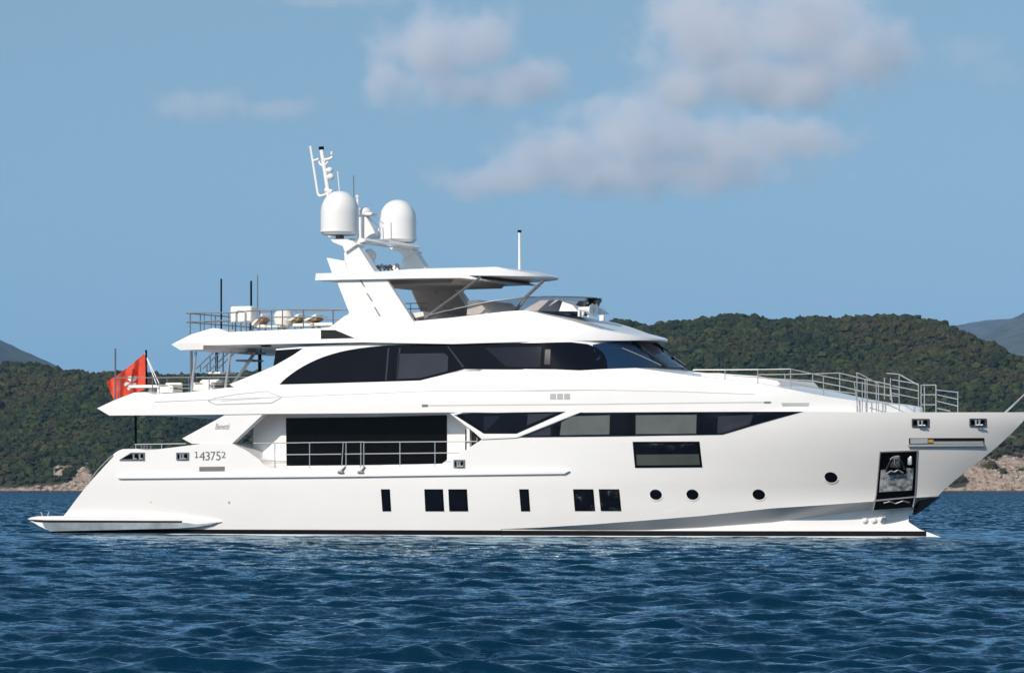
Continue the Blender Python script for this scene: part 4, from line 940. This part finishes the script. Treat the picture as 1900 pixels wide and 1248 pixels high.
def egg_chair():
    t = thing('tub_chair', 'white rounded tub chair standing behind the sun deck rail', 'chair', P3(526, 610, -2.0))
    bm = bmesh.new(); lathe(bm, (0, 0, 0), [(.18, 0), (.30, .10), (.36, .35), (.36, .52), (.28, .66), (.10, .70)], 24); obj('shell', bm, CREAM, t)
    bm = bmesh.new(); rbox(bm, (.1, 0, .42), (.4, .5, .14), .05); obj('cushion', bm, WCLOTH, t)
egg_chair()
def cabinet():
    t = thing('deck_cabinet', 'large white box on steel legs at the after end of sun deck', 'deck box', P3(453, 613, -2.3))
    bm = bmesh.new(); c = P3(453, 583.5, -2.3) - t.location; rbox(bm, c, (.90, .6, .62), .07); obj('body', bm, WHITE, t)
    bm = bmesh.new(); q = lambda px, py: P3(px, py, -2.65) - t.location
    path(bm, [q(438, 598), q(438, 580), q(441, 576.5), q(452, 576.5), q(455, 580), q(455, 598)], .025); obj('handle', bm, STEEL, t)
    for px, py in ((437, 598), (447, 598), (457, 598), (468, 598)):
        bm = bmesh.new(); tube(bm, q(px, py), q(px, 615), .03); obj('leg', bm, DSTEEL, t)
cabinet()
def lounger(label, px, py, y, L, back):
    t = thing('sun_lounger', label, 'sun lounger', P3(px, py, y), 'loungers on the sun deck')
    bm = bmesh.new(); rbox(bm, (L * .1, 0, .16), (L, .62, .12), .04); obj('mattress', bm, CREAM, t)
    bm = bmesh.new(); a = R(back); rbox(bm, (-L * .38, 0, .40), (.60, .62, .10), .04, Matrix.Rotation(a, 3, 'Y')); obj('backrest', bm, CREAM, t)
    bm = bmesh.new(); rbox(bm, (-L * .28, -.02, .30), (.42, .60, .10), .03, Matrix.Rotation(a, 3, 'Y')); obj('cushion', bm, TEAK, t)
    for sx in (-.3, .5):
        bm = bmesh.new(); tube(bm, (L * sx, -.25, 0), (L * sx, -.25, .12), .03); tube(bm, (L * sx, .25, 0), (L * sx, .25, .12), .03); obj('leg', bm, DSTEEL, t)
lounger('brown and cream lounger with steep backrest beside the white deck box', 500, 613, -2.4, 1.0, -42)
lounger('brown and cream lounger just forward of the white tub chair', 566, 611, -2.2, 1.0, -30)
lounger('low brown and cream lounger nearest the mast arch leg', 598, 610, -2.2, 1.0, -22)

# ------------------------------------------------------------------ clouds and haze
def cloud(label, px0, py0, px1, py1, dist, depth, blobs, dens, seed, scale=1.0):
    px0 -= 120; px1 += 120; py0 -= 70; py1 += 50; cx, cyy = (px0 + px1) / 2, (py0 + py1) / 2; k = dist / FPX
    W, Hh = (px1 - px0) * k, (py1 - py0) * k
    bm = bmesh.new(); bmesh.ops.create_cube(bm, size=1.0); me = bpy.data.meshes.new('cloud'); bm.to_mesh(me); bm.free()
    o = link_obj('cloud', me, kind='stuff')
    o['label'] = label; o['group'] = 'clouds over the bay'
    o.location = fr(np.array((cx - 950) * k), np.array(dist), np.array((HOR - cyy) * k))
    o.rotation_euler = (0, 0, TH); o.scale = (W, depth, Hh)
    m = bpy.data.materials.new('cloud_vapour'); m.use_nodes = True; t = m.node_tree; t.nodes.clear()
    tc = N(t, 'ShaderNodeTexCoord'); acc = None
    for bx, by, rx, ry, rz in blobs:       # centre and half-size in pixels of the photograph turned into metres
        mp = N(t, 'ShaderNodeVectorMath', operation='SUBTRACT')
        mp.inputs[1].default_value = ((bx - cx) / (px1 - px0), rz * .0, (cyy - by) / (py1 - py0))
        t.links.new(tc.outputs['Object'], mp.inputs[0])
        ml = N(t, 'ShaderNodeVectorMath', operation='MULTIPLY')
        ml.inputs[1].default_value = ((px1 - px0) / rx, 2.0 / rz, (py1 - py0) / ry)
        t.links.new(mp.outputs[0], ml.inputs[0])
        ln = N(t, 'ShaderNodeVectorMath', operation='LENGTH'); t.links.new(ml.outputs[0], ln.inputs[0])
        sb = N(t, 'ShaderNodeMath', operation='SUBTRACT'); sb.inputs[0].default_value = 1.0; t.links.new(ln.outputs['Value'], sb.inputs[1])
        if acc is None: acc = sb
        else:
            mx = N(t, 'ShaderNodeMath', operation='SMOOTH_MAX'); mx.inputs[2].default_value = .25
            t.links.new(acc.outputs[0], mx.inputs[0]); t.links.new(sb.outputs[0], mx.inputs[1]); acc = mx
    sv = N(t, 'ShaderNodeVectorMath', operation='MULTIPLY'); sv.inputs[1].default_value = (W / 100, depth / 100, Hh / 100)
    t.links.new(tc.outputs['Object'], sv.inputs[0])
    of = N(t, 'ShaderNodeVectorMath', operation='ADD'); of.inputs[1].default_value = (seed * 7.1, seed * 3.3, seed * 1.7); t.links.new(sv.outputs[0], of.inputs[0])
    nz = N(t, 'ShaderNodeTexNoise'); nz.inputs['Scale'].default_value = .62 * scale; nz.inputs['Detail'].default_value = 6; nz.inputs['Roughness'].default_value = .55
    t.links.new(of.outputs[0], nz.inputs['Vector'])
    n5 = N(t, 'ShaderNodeMath', operation='MULTIPLY_ADD'); n5.inputs[1].default_value = 1.9; n5.inputs[2].default_value = -1.02; t.links.new(nz.outputs['Fac'], n5.inputs[0])
    sm = N(t, 'ShaderNodeMath', operation='ADD'); t.links.new(acc.outputs[0], sm.inputs[0]); t.links.new(n5.outputs[0], sm.inputs[1])
    mr = N(t, 'ShaderNodeMapRange', interpolation_type='SMOOTHSTEP'); mr.inputs[1].default_value = .0; mr.inputs[2].default_value = .7; mr.inputs[3].default_value = 0; mr.inputs[4].default_value = dens
    t.links.new(sm.outputs[0], mr.inputs[0])
    pv = N(t, 'ShaderNodeVolumePrincipled'); pv.inputs['Color'].default_value = (.94, .91, .94, 1); pv.inputs['Anisotropy'].default_value = 0.0
    t.links.new(mr.outputs[0], pv.inputs['Density'])
    ou = N(t, 'ShaderNodeOutputMaterial'); t.links.new(pv.outputs[0], ou.inputs['Volume'])
    me.materials.append(m)
cloud('soft grey and white cloud high above the domes and mast', 640, -20, 1100, 240, 15000.0, 500,
      [(800, 90, 150, 90, 1), (880, 80, 110, 90, 1), (950, 150, 130, 60, 1), (730, 150, 80, 70, .8), (860, 160, 140, 50, 1)], .0062, 1)
cloud('broad cloud filling the top right of the sky', 1140, -120, 1800, 250, 15800.0, 650,
      [(1310, 60, 160, 140, 1), (1480, 40, 180, 130, 1), (1600, 100, 130, 90, .9), (1440, 150, 260, 70, 1), (1270, 170, 110, 60, .8)], .0062, 2)
cloud('long low cloud below the larger one at right of centre', 760, 130, 1680, 420, 17400.0, 650,
      [(1180, 250, 170, 110, 1), (1050, 290, 170, 80, 1), (1350, 270, 220, 80, 1), (1200, 320, 380, 55, 1), (920, 335, 150, 40, .8), (1500, 260, 120, 50, .8)], .0052, 3)
cloud('small faint wisp of cloud at the left of the sky', 260, 140, 640, 250, 14200.0, 300,
      [(340, 195, 70, 40, 1), (410, 195, 80, 36, 1), (520, 200, 110, 28, .8)], .0042, 4, 1.4)
cloud('thin streak of cloud at the very top of the sky left of centre', 460, -50, 860, 40, 19000.0, 300,
      [(620, -2, 170, 26, 1), (740, -10, 110, 22, .8)], .0022, 5, 1.4)
cloud('very faint scrap of cloud near the right edge of the sky', 1680, 30, 1960, 190, 16600.0, 300,
      [(1790, 95, 90, 50, 1), (1850, 130, 90, 36, .8)], .0014, 6, 1.4)

def haze():
    bm = bmesh.new(); bmesh.ops.create_cube(bm, size=1.0); me = bpy.data.meshes.new('haze'); bm.to_mesh(me); bm.free()
    o = link_obj('haze', me, kind='stuff'); o['label'] = 'thin blue sea haze over the bay and hills'
    o.scale = (44000, 44000, 800); o.location = (0, 0, 400 - 4.0)
    m = bpy.data.materials.new('haze_air'); m.use_nodes = True; t = m.node_tree; t.nodes.clear()
    pv = N(t, 'ShaderNodeVolumePrincipled'); pv.inputs['Color'].default_value = (.34, .63, 1.0, 1)
    pv.inputs['Density'].default_value = 3.6e-5; pv.inputs['Anisotropy'].default_value = .2
    ou = N(t, 'ShaderNodeOutputMaterial'); t.links.new(pv.outputs[0], ou.inputs['Volume'])
    me.materials.append(m)
haze()
